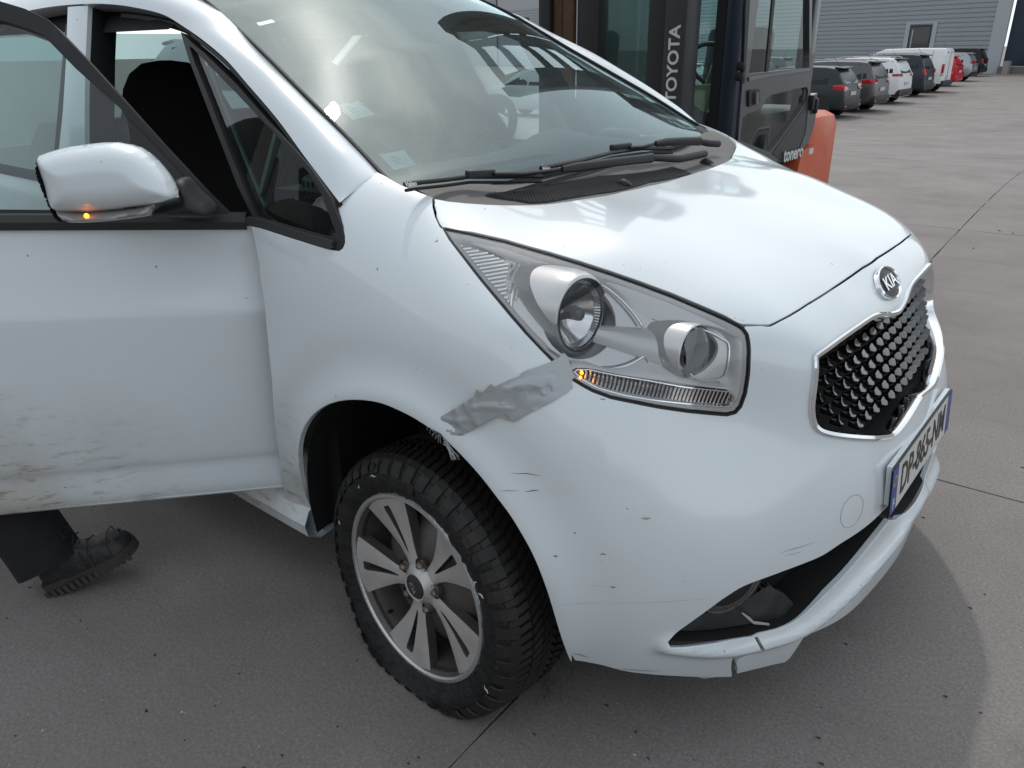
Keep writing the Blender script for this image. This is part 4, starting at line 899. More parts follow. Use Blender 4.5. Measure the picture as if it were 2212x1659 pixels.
    # tailgate
    MB().loft([[(-2.55+.10*(1-s*s)*0-.05*(1-s*s), .80*s, z) for s in np.linspace(-1, 1, 9)] for z in (.3, .7, 1.0)], closed=False).obj('tailgate', M_white, car)
    MB().loft([[(-2.58+.25*(z-1.0)-.05*(1-s*s), .70*s, z) for s in np.linspace(-1, 1, 9)] for z in (1.0, 1.42)], closed=False).obj('rear_window', glass('rear_glass', (.35, .45, .44)), car)
build_body()
def build_interior():
    it = MATS['interior_black']; seatm = mat('seat_cloth', (.020, .016, .015), .95, bump=(300, .3, .001)); dashm = mat('dash_top', (.17, .17, .165), .7, bump=(300, .3, .001))
    d = empty('dashboard'); d.parent = car
    g = []
    for s in np.linspace(-1, 1, 17):
        b = .05*math.exp(-((s*.72-.37)/.16)**2)
        g.append([(-.10, .72*s, 1.03), (-.20, .72*s, 1.045), (-.38, .72*s, 1.05+b*.4), (-.52, .72*s, 1.045+b), (-.60, .72*s, 1.0+b*.6), (-.62, .72*s, .9), (-.60, .72*s, .7), (-.4, .72*s, .55)])
    MB().loft(g, closed=False).obj('shell', dashm, d)
    for y in (-.62, .62):
        mb = MB(); mb.box((-.42, y, 1.05), (.14, .10, .05), bevel=.02); mb.obj('corner_pod', dashm, d)
        for k in range(7): MB().box((-.47+.018*k, y-.052 if y < 0 else y+.052, 1.045), (.004, .004, .03)).obj('vent_fin', it, d)
    st = empty('steering_wheel'); st.parent = car; c = Vector((-.86, .37, 1.02)); ax = Vector((-.86, 0, .50)).normalized(); f = frame_at(c, ax, up=(0, 1, 0))
    mb = MB(); mb.loft([[f((.185+.016*math.cos(b))*math.cos(a), (.185+.016*math.cos(b))*math.sin(a), .016*math.sin(b)) for b in np.linspace(0, 2*math.pi, 9)[:-1]] for a in np.linspace(0, 2*math.pi, 41)[:-1]], closed=True, loop=True); mb.obj('rim', it, st)
    mb = MB(); lathe_f(mb, f, [(0, .035), (.06, .03), (.075, .01), (.07, -.02)], 24); mb.obj('hub', it, st)
    for a in (0, math.pi, -math.pi/2): mb = MB(); mb.tube([f(.05*math.cos(a), .05*math.sin(a), .01), f(.18*math.cos(a), .18*math.sin(a), 0)], [.022, .014], 8); mb.obj('spoke', it, st)
    MB().tube([c, c+Vector((.35, 0, -.18))], .04, 10).obj('column', it, st)
    for x, y, tall in ((-1.38, -.37, 1), (-1.58, .37, 1), (-2.15, -.36, 0), (-2.15, .36, 0)):
        s = empty('seat'); s.parent = car; lean = .26
        rings = []
        for z, w, t in ((.48, .24, .07), (.65, .26, .075), (.85, .265, .07), (1.0, .25, .06), (1.10, .225, .05), (1.17, .19, .045), (1.235, .165, .045), (1.28, .13, .04), (1.31, .08, .025), (1.318, .02, .01)) if tall else ((.5, .24, .07), (.8, .25, .07), (1.02, .23, .05), (1.10, .17, .04)):
            cx = x-lean*(z-.48)*.85; rings.append([(cx+t*math.cos(a)*(1.0), y+w*math.copysign(abs(math.sin(a))**.6, math.sin(a)), z) for a in np.linspace(0, 2*math.pi, 25)[:-1]])
        MB().loft(rings, closed=True, caps=True).obj('backrest', seatm, s)
        mb = MB(); mb.box((x+.24, y, .50), (.52, .48, .16), bevel=.05); mb.obj('cushion', seatm, s)
    # headlining and floor keep the cabin dark
    g = [[(x+.06*(1-q*q), .56*q, float(np.interp(-x, [.9, 1.2, 1.8, 2.4], [1.43, 1.50, 1.52, 1.46]))+.05*(1-q*q)) for q in np.linspace(-1, 1, 11)] for x in (-.95, -1.3, -1.8, -2.45)]
    MB().loft(g, closed=False).obj('headlining', mat('headlining', (.45, .45, .44), .9), car)
    g = [[(x, .68, 1.40), (x, .585, float(np.interp(-x, [.9, 1.2, 1.8, 2.4], [1.42, 1.49, 1.51, 1.45])))] for x in (-.98, -1.3, -1.8, -2.45)]; MB().loft(g, closed=False).obj('rail_trim', it, car)
    g = [[(x, -.66, 1.395), (x, -.575, float(np.interp(-x, [.9, 1.2, 1.8, 2.4], [1.42, 1.49, 1.51, 1.45])))] for x in (-.98, -1.3, -1.8, -2.45)]; MB().loft(g, closed=False).obj('rail_trim', it, car)
    MB().box((-1.5, 0, .36), (2.2, 1.4, .03)).obj('cabin_floor', it, car)
build_interior()
# ------------------------------------------------------------------ open door and its mirror
DH = np.array([-.489, -.849, 0.]); DD = np.array([-.6547, -.7559, 0.]); DN = np.array([.7559, -.6547, 0.])
def dpt(a, n, z): return tuple(DH+DD*a+DN*n+np.array([0, 0, z]))
DPN = DN+np.array([0, 0, .33]); DP0 = np.array(dpt(0, -.018, .98))
def build_door():
    d = empty('door', tuple(DH)); d.parent = car; L = Vector(DH)
    def loc(p): return tuple(Vector(p)-L)
    prof = [(.285, -.045), (.288, -.030), (.300, -.018), (.325, -.010), (.36, -.008), (.385, -.0075), (.40, -.005), (.415, .0), (.45, .006), (.55, .017), (.66, .024), (.74, .0265), (.778, .027), (.788, .0262), (.80, .0232), (.84, .0115), (.90, -.004), (.95, -.015), (.978, -.021)]
    g = []
    for a in np.linspace(-.055, 1.06, 30): g.append([loc(dpt(a, n-.02*max(0, (-a+.0)/.05)**2*.25, z+(.047*a if z > .9 else .055*a*max(0, (z-.6)/.3) if z > .6 else .0))) for z, n in [(z, n) for z, n in catmull(prof, 3)]])
    o = MB().loft(g, closed=False).obj('skin', M_white, d, angle=60)
    # inner side of the door
    MB().loft([[loc(dpt(a, -.075, z)) for z in (.31, .5, .75, .985+.047*a)] for a in np.linspace(-.02, 1.05, 8)], closed=False).obj('inner_panel', MATS['interior_black'], d)
    MB().loft([[loc(dpt(a, -.015, .30)), loc(dpt(a, -.08, .30))] for a in np.linspace(-.04, 1.05, 8)], closed=False).obj('bottom_flange', M_white, d)
    def psh(name, polys, m, off, thick, step=.03):
        o = plane_sheet(name, polys, DP0, DPN, m, d, off=off, thick=thick, step=step); o.data.transform(Matrix.Translation(-L)); return o
    outer = [zA(1500,1400), zA(1290,1190), zA(1000,880), zA(740,590), zA(520,350), zA(330,150), zA(295,122), zA(150,55), zA(0,10)]
    tl = [DP0+DD*a+np.array([0, 0, z-.98])-DN*.33*(z-.98) for a, z in ((.60, 1.455), (.95, 1.46), (1.04, 1.44), (1.06, 1.03))]
    O3 = [atp(*p, DP0, DPN) for p in outer]+tl+[DP0+DN*0+DD*.5+np.array([0, 0, .030]), DP0+DD*.05+np.array([0, 0, .006])]
    inn = [zA(835,910), zA(800,740), zA(760,680), zA(480,430), zA(270,215), zA(120,160), zA(0,125)]
    ti = [DP0+DD*a+np.array([0, 0, z-.98])-DN*.33*(z-.98) for a, z in ((.60, 1.405), (.90, 1.41), (.97, 1.39), (1.0, 1.06))]
    I3 = [atp(*p, DP0, DPN) for p in inn]+ti+[DP0+DD*.5+np.array([0, 0, .055])-DN*.018, DP0+DD*.26+np.array([0, 0, .042])-DN*.014]
    psh('window_frame', [O3, I3], M_blackpl, .0, .05)
    psh('pane', [I3], glass('door_glass', (.62, .78, .77), ior=1.62, haze=.03, hazecol=(.5, .52, .52)), -.012, 0)
    psh('sail_trim', [[atp(*zA(*p), DP0, DPN) for p in [(805,750),(835,905),(900,1000),(1150,1300),(1380,1375),(1290,1260),(1000,950)]]], mat('sail_trim', (.02, .02, .021), .5), .006, .01)
    g = [[loc(dpt(a, -.016+.006, .972+.047*a)), loc(dpt(a, -.010+.006, .990+.047*a)), loc(dpt(a, -.018+.004, 1.004+.047*a)), loc(dpt(a, -.04, 1.006+.047*a))] for a in np.linspace(-.02, 1.06, 12)]
    MB().loft(g, closed=False).obj('belt_strip', mat('weather_strip'), d)
    # mirror
    m = empty('door_mirror', dpt(.2, .12, 1.05)); m.parent = car; ML = Vector(m.location)
    def inflate(name, poly, n0, hout, hin, R, mtl, step=.006, zsq=1.):
        p0 = np.array(dpt(0, n0, 1.0)); q = np.array([[(atp(*zA(*p), p0, DN)-p0) @ DD, (atp(*zA(*p), p0, DN)-p0)[2]] for p in poly])
        q = np.array(catmull(q, 4, closed=True)); V, T = cdt_fill([q], step, step); dd = sdist(V, resample(q, .004)); k = np.sqrt(np.clip(1-(1-np.clip(dd/R, 0, 1))**2, 0, 1))
        def X(s): return p0+np.outer(V[:, 0], DD)+np.outer(V[:, 1], [0, 0, 1])+np.outer(s, DN)-np.array(ML)
        n = len(V); mb = MB(); mb.v = [tuple(p) for p in np.vstack([X(k*hout), X(-k*hin)])]; mb.f = [tuple(map(int, t)) for t in T]+[tuple(int(i)+n for i in t[::-1]) for t in T]
        me = mb.mesh(name, True, 75); bm = bmesh.new(); bm.from_mesh(me); bmesh.ops.remove_doubles(bm, verts=bm.verts[:], dist=.0004); bmesh.ops.recalc_face_normals(bm, faces=bm.faces[:]); bm.to_mesh(me); bm.free(); return link(name, me, mtl, m)
    inflate('housing', [(243,1000),(262,975),(350,945),(450,922),(600,902),(720,896),(830,915),(910,955),(990,1025),(1070,1125),(1122,1225),(1115,1245),(1000,1280),(850,1305),(700,1322),(500,1332),(345,1312),(290,1150)], .15, .060, .10, .055, M_white)
    inflate('indicator_lens', [(352,1314),(500,1334),(700,1324),(850,1307),(970,1284),(955,1335),(930,1362),(700,1390),(500,1403),(420,1392),(375,1355)], .165, .030, .05, .02, mat('indicator_lens', (.34, .33, .32), .15, .35, bump=(90, .4, .003)))
    inflate('housing_edge', [(243,990),(232,1010),(232,1080),(260,1160),(330,1330),(370,1385),(420,1398),(375,1350),(345,1310),(290,1160),(250,1050)], .155, .022, .12, .008, M_black, step=.004)
    inflate('base_arm', [(985,1285),(1110,1252),(1130,1215),(1105,1140),(1160,1130),(1230,1210),(1345,1320),(1330,1365),(1200,1368),(1000,1362),(935,1366),(960,1330)], .09, .045, .12, .03, M_blackpl)
    p = np.array(atp(*zA(543, 1360), dpt(0, .195, 1.0), DN)); mb = MB(); f = frame_at(p-np.array(ML), DN); lathe_f(mb, f, [(0, .004), (.0035, .003), (.005, -.002)], 12); mb.obj('lit_lamp', mat('amber_lit'), m)
    # number of brushed scuffs on the cap are in the paint
build_door()
# ------------------------------------------------------------------ damaged front wheel
WC = np.array([.033, -.868, .256]); RR = .222
def build_wheel():
    w = empty('front_wheel', tuple(WC)); w.parent = car; w.rotation_euler = (rad(-2.6), 0, rad(-4.2))
    zg = -WC[2]+.004
    def flat(p):   # the flat tyre lies on the ground: squash below, bulge sideways
        x, y, z = p; r = math.hypot(x, z)
        if r > .205: q = (.205+(r-.205)*.93)/r; x, z, r = x*q, z*q, r*q
        if z < -.15 and r > .2:
            k = min(1, (-.15-z)/.12); y2 = y+(-.020*k if y < .09 else .03*k)*min(1, (r-.2)/.06)
            z = max(z, zg) if r > .215 else z; y = y2
        return (x, y, z)
    rub = mat('tyre_rubber', (.006, .006, .006), .6, bump=(55, .9, .006), var=(10, .5, (.025, .024, .022)))
    prof = [(.196, .012), (.206, .002), (.218, -.004), (.232, -.012), (.250, -.018), (.270, -.018), (.288, -.012), (.300, -.002), (.308, .012), (.313, .04), (.315, .095), (.313, .15), (.306, .185), (.280, .205), (.240, .205), (.200, .19)]
    NA = 160; rings = []
    for k in range(NA):
        a = 2*math.pi*k/NA; ring = []
        for r, h in prof:
            n = mnoise.noise(Vector((math.cos(a)*9, math.sin(a)*9, h*60))); n2 = mnoise.noise(Vector((math.cos(a)*30, math.sin(a)*30, h*150)))
            dam = 1. if .215 < r < .30 and h < .02 else 0.
            hh = h+dam*(.0045*n+.004*n2); rr_ = r+dam*.004*n2
            ring.append(flat((rr_*math.cos(a), hh, rr_*math.sin(a))))
        rings.append(ring)
    MB().loft(rings, closed=False, loop=True).obj('tyre', rub, w, angle=50)
    # tread blocks: two rows of slanted bars and a shoulder row
    mb = MB(); NP = 90
    def trad(y): return float(np.interp(y, [p[1] for p in prof[8:13]], [p[0] for p in prof[8:13]]))
    for k in range(NP):
        for side in (0, 1):
            for (ya, yb, wa, wb, sk, ph) in ((-.004, .040, .70, .68, .25, 0.), (.044, .072, .66, .64, .50, .35), (.075, .097, .62, .58, .70, .95)):
                v = []; nseg = 3
                for i in range(nseg+1):
                    t = i/nseg; y = ya+(yb-ya)*t; yy = y if side == 0 else .19-y
                    wv = (wa+(wb-wa)*t)*2*math.pi/NP/2; a0 = 2*math.pi*(k+ph+(.5 if side else 0))/NP+sk*t*2*math.pi/NP*1.6
                    r0 = trad(max(yy, .012) if side == 0 else min(yy, .182))-.002-(.012*max(0, (.012-y)/.016)); r1 = r0+.0085
                    v.append([flat((r*math.cos(a), yy, r*math.sin(a))) for r, a in ((r0, a0-wv), (r1, a0-wv*.93), (r1, a0+wv*.93), (r0, a0+wv))])
                mb.loft(v, closed=False, caps=False); 
                mb.add(v[0], [(0, 1, 2, 3)]); mb.add(v[-1], [(3, 2, 1, 0)])
    for k in range(NP//2):      # shoulder lugs reaching down the sidewall
        v = []; wv = .66*2*math.pi/NP
        for (r, hh, nr, nh) in ((.276, -.018, 0, -1), (.290, -.012, .4, -.9), (.303, -.001, .75, -.66), (.311, .012, 1, 0)):
            a0 = 2*math.pi*(2*k+.1)/NP*1.0+rng.normal(0, .002); lift = .0035
            v.append([flat((rr_*math.cos(a), h_, rr_*math.sin(a))) for rr_, h_, a in ((r, hh, a0-wv), (r+nr*lift, hh+nh*lift, a0-wv*.9), (r+nr*lift, hh+nh*lift, a0+wv*.9), (r, hh, a0+wv))])
        mb.loft(v, closed=False); mb.add(v[0], [(0, 1, 2, 3)])
    tr = mb.obj('tread', mat('tread_rubber', (.010, .010, .010), .55, bump=(90, .4, .003), var=(13, .7, (.030, .024, .017))), w, smooth=False); stuff(tr)
    # torn flaps and pale scuffs on the sidewall
    sc = mat('scuff_white', (.48, .48, .47), .8)
    for k in range(6):
        a = rng.uniform(0, 2*math.pi) if k > 13 else rad(rng.choice([100, 112, 125, 30, 18, -20, -32, -45, 150, 165])+rng.uniform(-5, 5)); r = rng.uniform(.236, .286); L = rng.uniform(.006, .022); th = rng.uniform(0, math.pi); h0 = -.022-.004*rng.random()
        pts = []
        for i in range(5):
            q = (i/4-.5)*L; x, z = r*math.cos(a)+q*math.cos(th)+rng.normal(0, .0015), r*math.sin(a)+q*math.sin(th)+rng.normal(0, .0015); pts.append(flat((x, h0, z)))
        mb = MB(); mb.tube(pts, [.0004, .0014, .0019, .0012, .0004], 5); mb.obj('scuff', sc, w)
    for k in range(9):
        a = rad(rng.uniform(-30, 170)); r = rng.uniform(.245, .285); c = Vector(flat((r*math.cos(a), -.016, r*math.sin(a)))); mb = MB(); R = Matrix.Rotation(a, 3, 'Y') @ Matrix.Rotation(rng.uniform(-.5, .5), 3, 'Z')
        mb.box(c, (rng.uniform(.01, .03), .010, rng.uniform(.008, .022)), R, bevel=.003); mb.obj('torn_rubber', rub, w)
    # steel cords hanging at the front of the tread
    mb = MB()
    for k in range(18):
        a = rad(rng.uniform(-42, -18)); y = rng.uniform(.13, .2); p = Vector((.312*math.cos(a), y, .312*math.sin(a))); pts = [p, p+Vector((.01+rng.normal(0, .01), rng.normal(0, .01), -.03)), p+Vector((.02+rng.normal(0, .015), rng.normal(0, .02), -rng.uniform(.05, .09)))]
        mb.tube([flat(q) for q in pts], .0007, 4)
    mb.obj('loose_cords', mat('cord', (.05, .048, .045), .7), w)
    # rim
    face = mat('machined_alloy', (.60, .585, .57), .34, .35, bump=(400, .12, .0005), var=(9, .55, (.36, .31, .27))); dark = mat('alloy_grey', (.15, .14, .135), .5, .5, var=(12, .6, (.07, .05, .035)))
    scrap = mat('scraped_alloy', (.55, .56, .57), .38, .8, bump=(150, .6, .002))
    mb = MB(); rings = []
    for k in range(120):
        a = 2*math.pi*k/120; n = mnoise.noise(Vector((math.cos(a)*14, math.sin(a)*14, 3)))*.0009
        rings.append([((r+n*q)*math.cos(a), h, (r+n*q)*math.sin(a)) for r, h, q in ((RR-.002, .006, 1), (RR, -.004, 1), (RR-.003, -.010, 1), (RR-.010, -.0105, .5), (RR-.014, -.006, 0))])
    mb.loft(rings, closed=False, loop=True); mb.obj('rim_flange', scrap, w)
    mb = MB(); mb.lathe([(RR-.013, -.007), (RR-.020, .006), (RR-.026, .03), (RR-.034, .10), (RR-.034, .16)], 72); mb.obj('rim_barrel', dark, w)
    mb = MB(); mb.lathe([(.040, .024), (.08, .029), (.125, .038), (.150, .052), (.155, .08)], 48); mb.obj('hub_bowl', dark, w)
    mb = MB(); mb.lathe([(0, .085), (.138, .085), (.138, .098), (0, .098)], 48); mb.obj('brake_disc', mat('rusty_disc', (.22, .10, .04), .6, .5, var=(20, .8, (.08, .05, .04))), w)
    mb = MB(); mb.box((-.08, .07, .10), (.10, .07, .11), Matrix.Rotation(rad(40), 3, 'Y'), bevel=.02); mb.obj('brake_caliper', mat('caliper', (.05, .04, .035), .7), w)
    b0 = 46
    def dish(r): return .008+.020*math.cos(min(1, max(0, (r-.05)/(RR-.06)))*math.pi/2)*1.0-.012
    def spoke_mesh():
        out = []; 
        hw = lambda r: float(np.interp(r, [.036, .06, .09, .13, .17, .205, .212], [.021, .020, .026, .043, .062, .080, .083]))
        left = [(r, hw(r)) for r in np.linspace(.034, .211, 18)]; P = [(r, h) for r, h in left]+[(r, -h) for r, h in left[::-1]]
        hs = lambda r: float(np.interp(r, [.075, .09, .14, .18, .190], [.001, .0035, .0075, .0115, .010]))
        S = [(r, hs(r)) for r in np.linspace(.075, .190, 12)]+[(r, -hs(r)) for r in np.linspace(.190, .075, 12)]
        V, T = cdt_fill([np.array(P), np.array(S)], .008, .006)
        k = len(V); top = []; bot = []
        for x, y in V:
            r = math.hypot(x, y); e = abs(y)/max(.001, hw(x)); top.append((x, dish(r)+.004*e**3-.002, y)); bot.append((x, dish(r)+.026, y*1.0))
        mb = MB(); mb.v = top+bot; mb.f = [tuple(map(int, t)) for t in T]+[tuple(int(i)+k for i in t[::-1]) for t in T]
        for L in loops_of([tuple(map(int, t)) for t in T]):
            for i in range(len(L)): a, b = L[i], L[(i+1) % len(L)]; mb.f.append((a, b, b+k, a+k))
        return mb
    me = spoke_mesh().mesh('spoke', True, 40); me.materials.append(face); me.materials.append(dark)
    for p in me.polygons:
        if p.normal.y > -.75: p.material_index = 1
    for k in range(5):
        o = bpy.data.objects.new('spoke', me); COL.objects.link(o); o.parent = w; o.rotation_euler = (0, -rad(b0+72*k), 0)
    # lug web, nuts, cap
    nut = mat('nut_steel', (.30, .25, .21), .35, .8)
    for k in range(5):
        a = rad(b0+36+72*k); c = (.056*math.cos(a), .012, .056*math.sin(a)); mb = MB(); mb.lathe([(.016, -.004), (.0155, .004), (.012, .012)], 20, c=(c[0], c[1]+.002, c[2])); mb.obj('nut_seat', dark, w)
        mb = MB(); mb.lathe([(0, -.012), (.006, -.011), (.0085, -.006), (.0085, .012)], 6, c=c); mb.lathe([(.0085, .002), (.011, .004), (.011, .01)], 16, c=c); mb.obj('wheel_nut', nut, w)
    mb = MB(); mb.lathe([(.0, -.006), (.020, -.005), (.0265, -.002), (.0285, .004), (.029, .012)], 40); mb.obj('centre_cap', mat('cap_grey', (.045, .048, .055), .35, .3), w)
    mb = MB(); mb.lathe([(.0285, .0), (.033, -.002), (.037, .006), (.050, .016)], 40); mb.obj('cap_surround', face, w)
    up = Vector((-math.sin(rad(35)), 0, math.cos(rad(35)))); place_text('cap_lettering', 'KIA', .0175, M_satin, w, (0, -.0068, 0), Vector((math.cos(rad(-62)), 0, math.sin(rad(-62)))), Vector((math.cos(rad(28)), 0, math.sin(rad(28)))), depth=.0006, bold=.0004)
    a = rad(-130); mb = MB(); mb.tube([(.165*math.cos(a), .0, .165*math.sin(a)), (.178*math.cos(a), .02, .178*math.sin(a))], .0045, 8); mb.obj('valve', M_blackpl, w)
    # rear wheels and far front wheel: plain, hidden behind the body
    tyre2 = MB(); tyre2.lathe([(.20, -.10), (.30, -.10), (.316, -.06), (.316, .06), (.30, .10), (.20, .10)], 40); me2 = tyre2.mesh('tyre'); me2.materials.append(rub)
    hub2 = MB(); hub2.lathe([(.205, -.06), (.19, -.08), (.05, -.06), (0, -.07)], 30); me3 = hub2.mesh('rim'); me3.materials.append(dark)
    for x, y in ((0.02, .77), (-2.6, -.77), (-2.6, .77)):
        e = empty('road_wheel', (x, y, .316)); e.parent = car
        if y > 0: e.rotation_euler = (0, 0, math.pi)
        link('tyre', me2, None, e); link('rim', me3, None, e)
build_wheel()
# ------------------------------------------------------------------ yard surface
def concrete():
    m = bpy.data.materials.new('yard_concrete'); m.use_nodes = True; nt = m.node_tree; N = nt.nodes; L = nt.links; b = N['Principled BSDF']; tc = N.new('ShaderNodeTexCoord')
    def noise(s, d=6, r=.6, vec=None):
        n = N.new('ShaderNodeTexNoise'); n.inputs['Scale'].default_value = s; n.inputs['Detail'].default_value = d; n.inputs['Roughness'].default_value = r; L.new(vec or tc.outputs['Object'], n.inputs['Vector']); return n.outputs['Fac']
    def rng_(f, a, bb, c=0., d=1.):
        n = N.new('ShaderNodeMapRange'); n.inputs[1].default_value = a; n.inputs[2].default_value = bb; n.inputs[3].default_value = c; n.inputs[4].default_value = d; L.new(f, n.inputs[0]); return n.outputs[0]
    def mix(f, a, c):
        n = N.new('ShaderNodeMix'); n.data_type = 'RGBA'; L.new(f, n.inputs[0]) if not isinstance(f, float) else setattr(n.inputs[0], 'default_value', f)
        for i, x in ((6, a), (7, c)):
            if isinstance(x, tuple): n.inputs[i].default_value = (*x, 1)
            else: L.new(x, n.inputs[i])
        return n.outputs[2]
    c = mix(rng_(noise(.9, 7), .35, .68), (.218, .198, .187), (.278, .255, .241))
    mp = N.new('ShaderNodeMapping'); mp.inputs['Rotation'].default_value = (0, 0, rad(20)); mp.inputs['Scale'].default_value = (1., 5., 1.); L.new(tc.outputs['Object'], mp.inputs[0])
    c = mix(rng_(noise(.8, 6, .65, mp.outputs[0]), .56, .75, 0, .45), c, (.135, .122, .115))     # tyre-worn streaks
    c = mix(rng_(noise(2.3, 8, .7), .58, .78, 0, .5), c, (.13, .117, .11))
    c = mix(rng_(noise(3.1, 8, .75), .66, .74, 0, .35), c, (.34, .315, .295))
    c = mix(rng_(noise(.55, 8, .68), .50, .66, 0, .42), c, (.105, .095, .09))
    c = mix(rng_(noise(120, 3, .7), .35, .72, 0, .75), c, (.12, .104, .096))       # aggregate
    c = mix(rng_(noise(210, 2, .6), .63, .70, 0, .85), c, (.40, .36, .33))
    v = N.new('ShaderNodeTexVoronoi'); v.inputs['Scale'].default_value = 6; L.new(tc.outputs['Object'], v.inputs['Vector'])
    c = mix(rng_(v.outputs['Distance'], .016, .009, 0, .7), c, (.03, .027, .025))        # dark specks
    L.new(c, b.inputs['Base Color'])
    L.new(rng_(noise(2., 6), .3, .7, .62, .85), b.inputs['Roughness']); b.inputs['Specular IOR Level'].default_value = .35
    bp = N.new('ShaderNodeBump'); bp.inputs['Strength'].default_value = .5; bp.inputs['Distance'].default_value = .004; L.new(noise(130, 4, .7), bp.inputs['Height']); L.new(bp.outputs[0], b.inputs['Normal'])
    return m
def zyard(x, y):
    t = min(1, max(0, (y-5.5)/17.)); return -.8*t*t*(3-2*t)
def build_ground():
    # concrete bays with real joints: the joint lines seen at the right and bottom
    M_con = concrete()
    A, B = at(2212, 350, z=0), at(2005, 568, z=0); d1 = B-A; d1 /= np.linalg.norm(d1); C_, Dd = at(1940, 487, z=0), at(2212, 505, z=0); d2 = Dd-C_; d2 /= np.linalg.norm(d2)
    # meeting point of the two joints
    t = np.linalg.solve(np.array([d1[:2], -d2[:2]]).T, (C_-A)[:2])[0]; X0 = (A+d1*t)[:2]
    d2p = np.array([-d1[1], d1[0]]); d2p *= np.sign(d2p @ d2[:2])
    e1, e2 = d1[:2], d2p
    # third joint at the lower right
    J = at(2040, 1040, z=0)[:2]; s3 = (J-X0) @ e1
    G = None
    g = .0033; n1 = 12; pitch1 = max(2.2, abs(s3)); pitch2 = 4.6
    import itertools
    lo1, hi1, lo2, hi2 = -7*pitch1, 8*pitch1, -6*pitch2, 7*pitch2
    def Wz(a, b, dz): p = X0+e1*a+e2*b; return (p[0], p[1], zyard(*p)+dz)
    ga = np.linspace(lo1, hi1, 31); gb = np.linspace(lo2, hi2, 53)
    mb = MB(); mb.loft([[Wz(a, b, -.010 if (X0+e1*a+e2*b)[1] < 3.5 else -.10) for b in gb] for a in ga], closed=False); G = structure(mb.obj('ground', mat('joint_filler', (.03, .027, .025), .95)))
    for i, j in itertools.product(range(-7, 8), range(-6, 7)):
        a0, a1 = i*pitch1+g, (i+1)*pitch1-g; b0, b1 = j*pitch2+g, (j+1)*pitch2-g; k = 24 if abs(i) < 3 and abs(j) < 3 else 4
        # slab outline with a slightly ragged arris
        def edge(p, q): 
            out = []
            for m_ in range(k): t_ = m_/k; P = p+(q-p)*t_; out.append(P+(rng.normal(0, .0022, 2) if k > 1 else 0))
            return out
        c = [X0+e1*a+e2*b for a, b in ((a0, b0), (a1, b0), (a1, b1), (a0, b1))]; poly = sum([edge(c[q], c[(q+1) % 4]) for q in range(4)], [])
        ctr = sum(c)/4
        mb = MB(); n = len(poly); mb.add([(p[0], p[1], zyard(*p)) for p in poly]+[(p[0], p[1], zyard(*p)-.02) for p in poly], [list(range(n))]+[(q, n+q, n+(q+1) % n, (q+1) % n) for q in range(n)])
        o = mb.obj('slab', M_con, G, smooth=False)
    # outer yard beyond the bays
    mb = MB(); ext = [-400, -250, -150, -100, -80, -64, -52, -44, -36]
    A_ = [q for q in ext if q < lo1-1]+list(ga)+[-q for q in ext[::-1] if -q > hi1+1]; B_ = [q for q in ext if q < lo2-1]+list(gb)+[-q for q in ext[::-1] if -q > hi2+1]
    for i in range(len(A_)-1):
        for j in range(len(B_)-1):
            if A_[i] >= lo1-1e-6 and A_[i+1] <= hi1+1e-6 and B_[j] >= lo2-1e-6 and B_[j+1] <= hi2+1e-6: continue
            mb.add([Wz(A_[i], B_[j], 0), Wz(A_[i+1], B_[j], 0), Wz(A_[i+1], B_[j+1], 0), Wz(A_[i], B_[j+1], 0)], [(0, 1, 2, 3)])
    structure(mb.obj('yard', M_con, None, smooth=False))
    # litter: dark crumbs and pale chips of rubber, too small to count
    crumb = MB()
    for k in range(150):
        u, v = rng.uniform(0, 2212), rng.uniform(200, 1659)**1.0
        if v < 130: continue
        p = at(u, v, z=0)
        if np.linalg.norm(p[:2]-CAM_LOC[:2]) > 7: continue
        s = rng.uniform(.002, .0055)*(1+np.linalg.norm(p-CAM_LOC)*.12); a = rng.uniform(0, 6.3)
        crumb.add([(p[0]+s*q*math.cos(a+t), p[1]+s*math.sin(a+t)*.6, h*s) for t, q, h in ((0, 1.4, .05), (2.0, 1, .05), (4.1, 1.2, .05), (.8, .4, .7))], [(0, 1, 3), (1, 2, 3), (2, 0, 3)])
    stuff(crumb.obj('grit', mat('rubber_crumb', (.03, .027, .025), .9), None, smooth=False))
    chip = MB()
    for k in range(90):
        p = at(rng.uniform(0, 2212), rng.uniform(500, 1659), z=0)
        if np.linalg.norm(p[:2]-CAM_LOC[:2]) > 6: continue
        s = rng.uniform(.0012, .0035); a = rng.uniform(0, 6.3); chip.add([(p[0]+s*q*math.cos(a+t), p[1]+s*math.sin(a+t)*.6, h*s) for t, q, h in ((0, 1.6, .05), (2.0, 1, .05), (4.1, 1.2, .05), (.8, .4, .5))], [(0, 1, 3), (1, 2, 3), (2, 0, 3)])
    stuff(chip.obj('paint_chips', mat('pale_chip', (.55, .52, .5), .8), None, smooth=False))
build_ground()
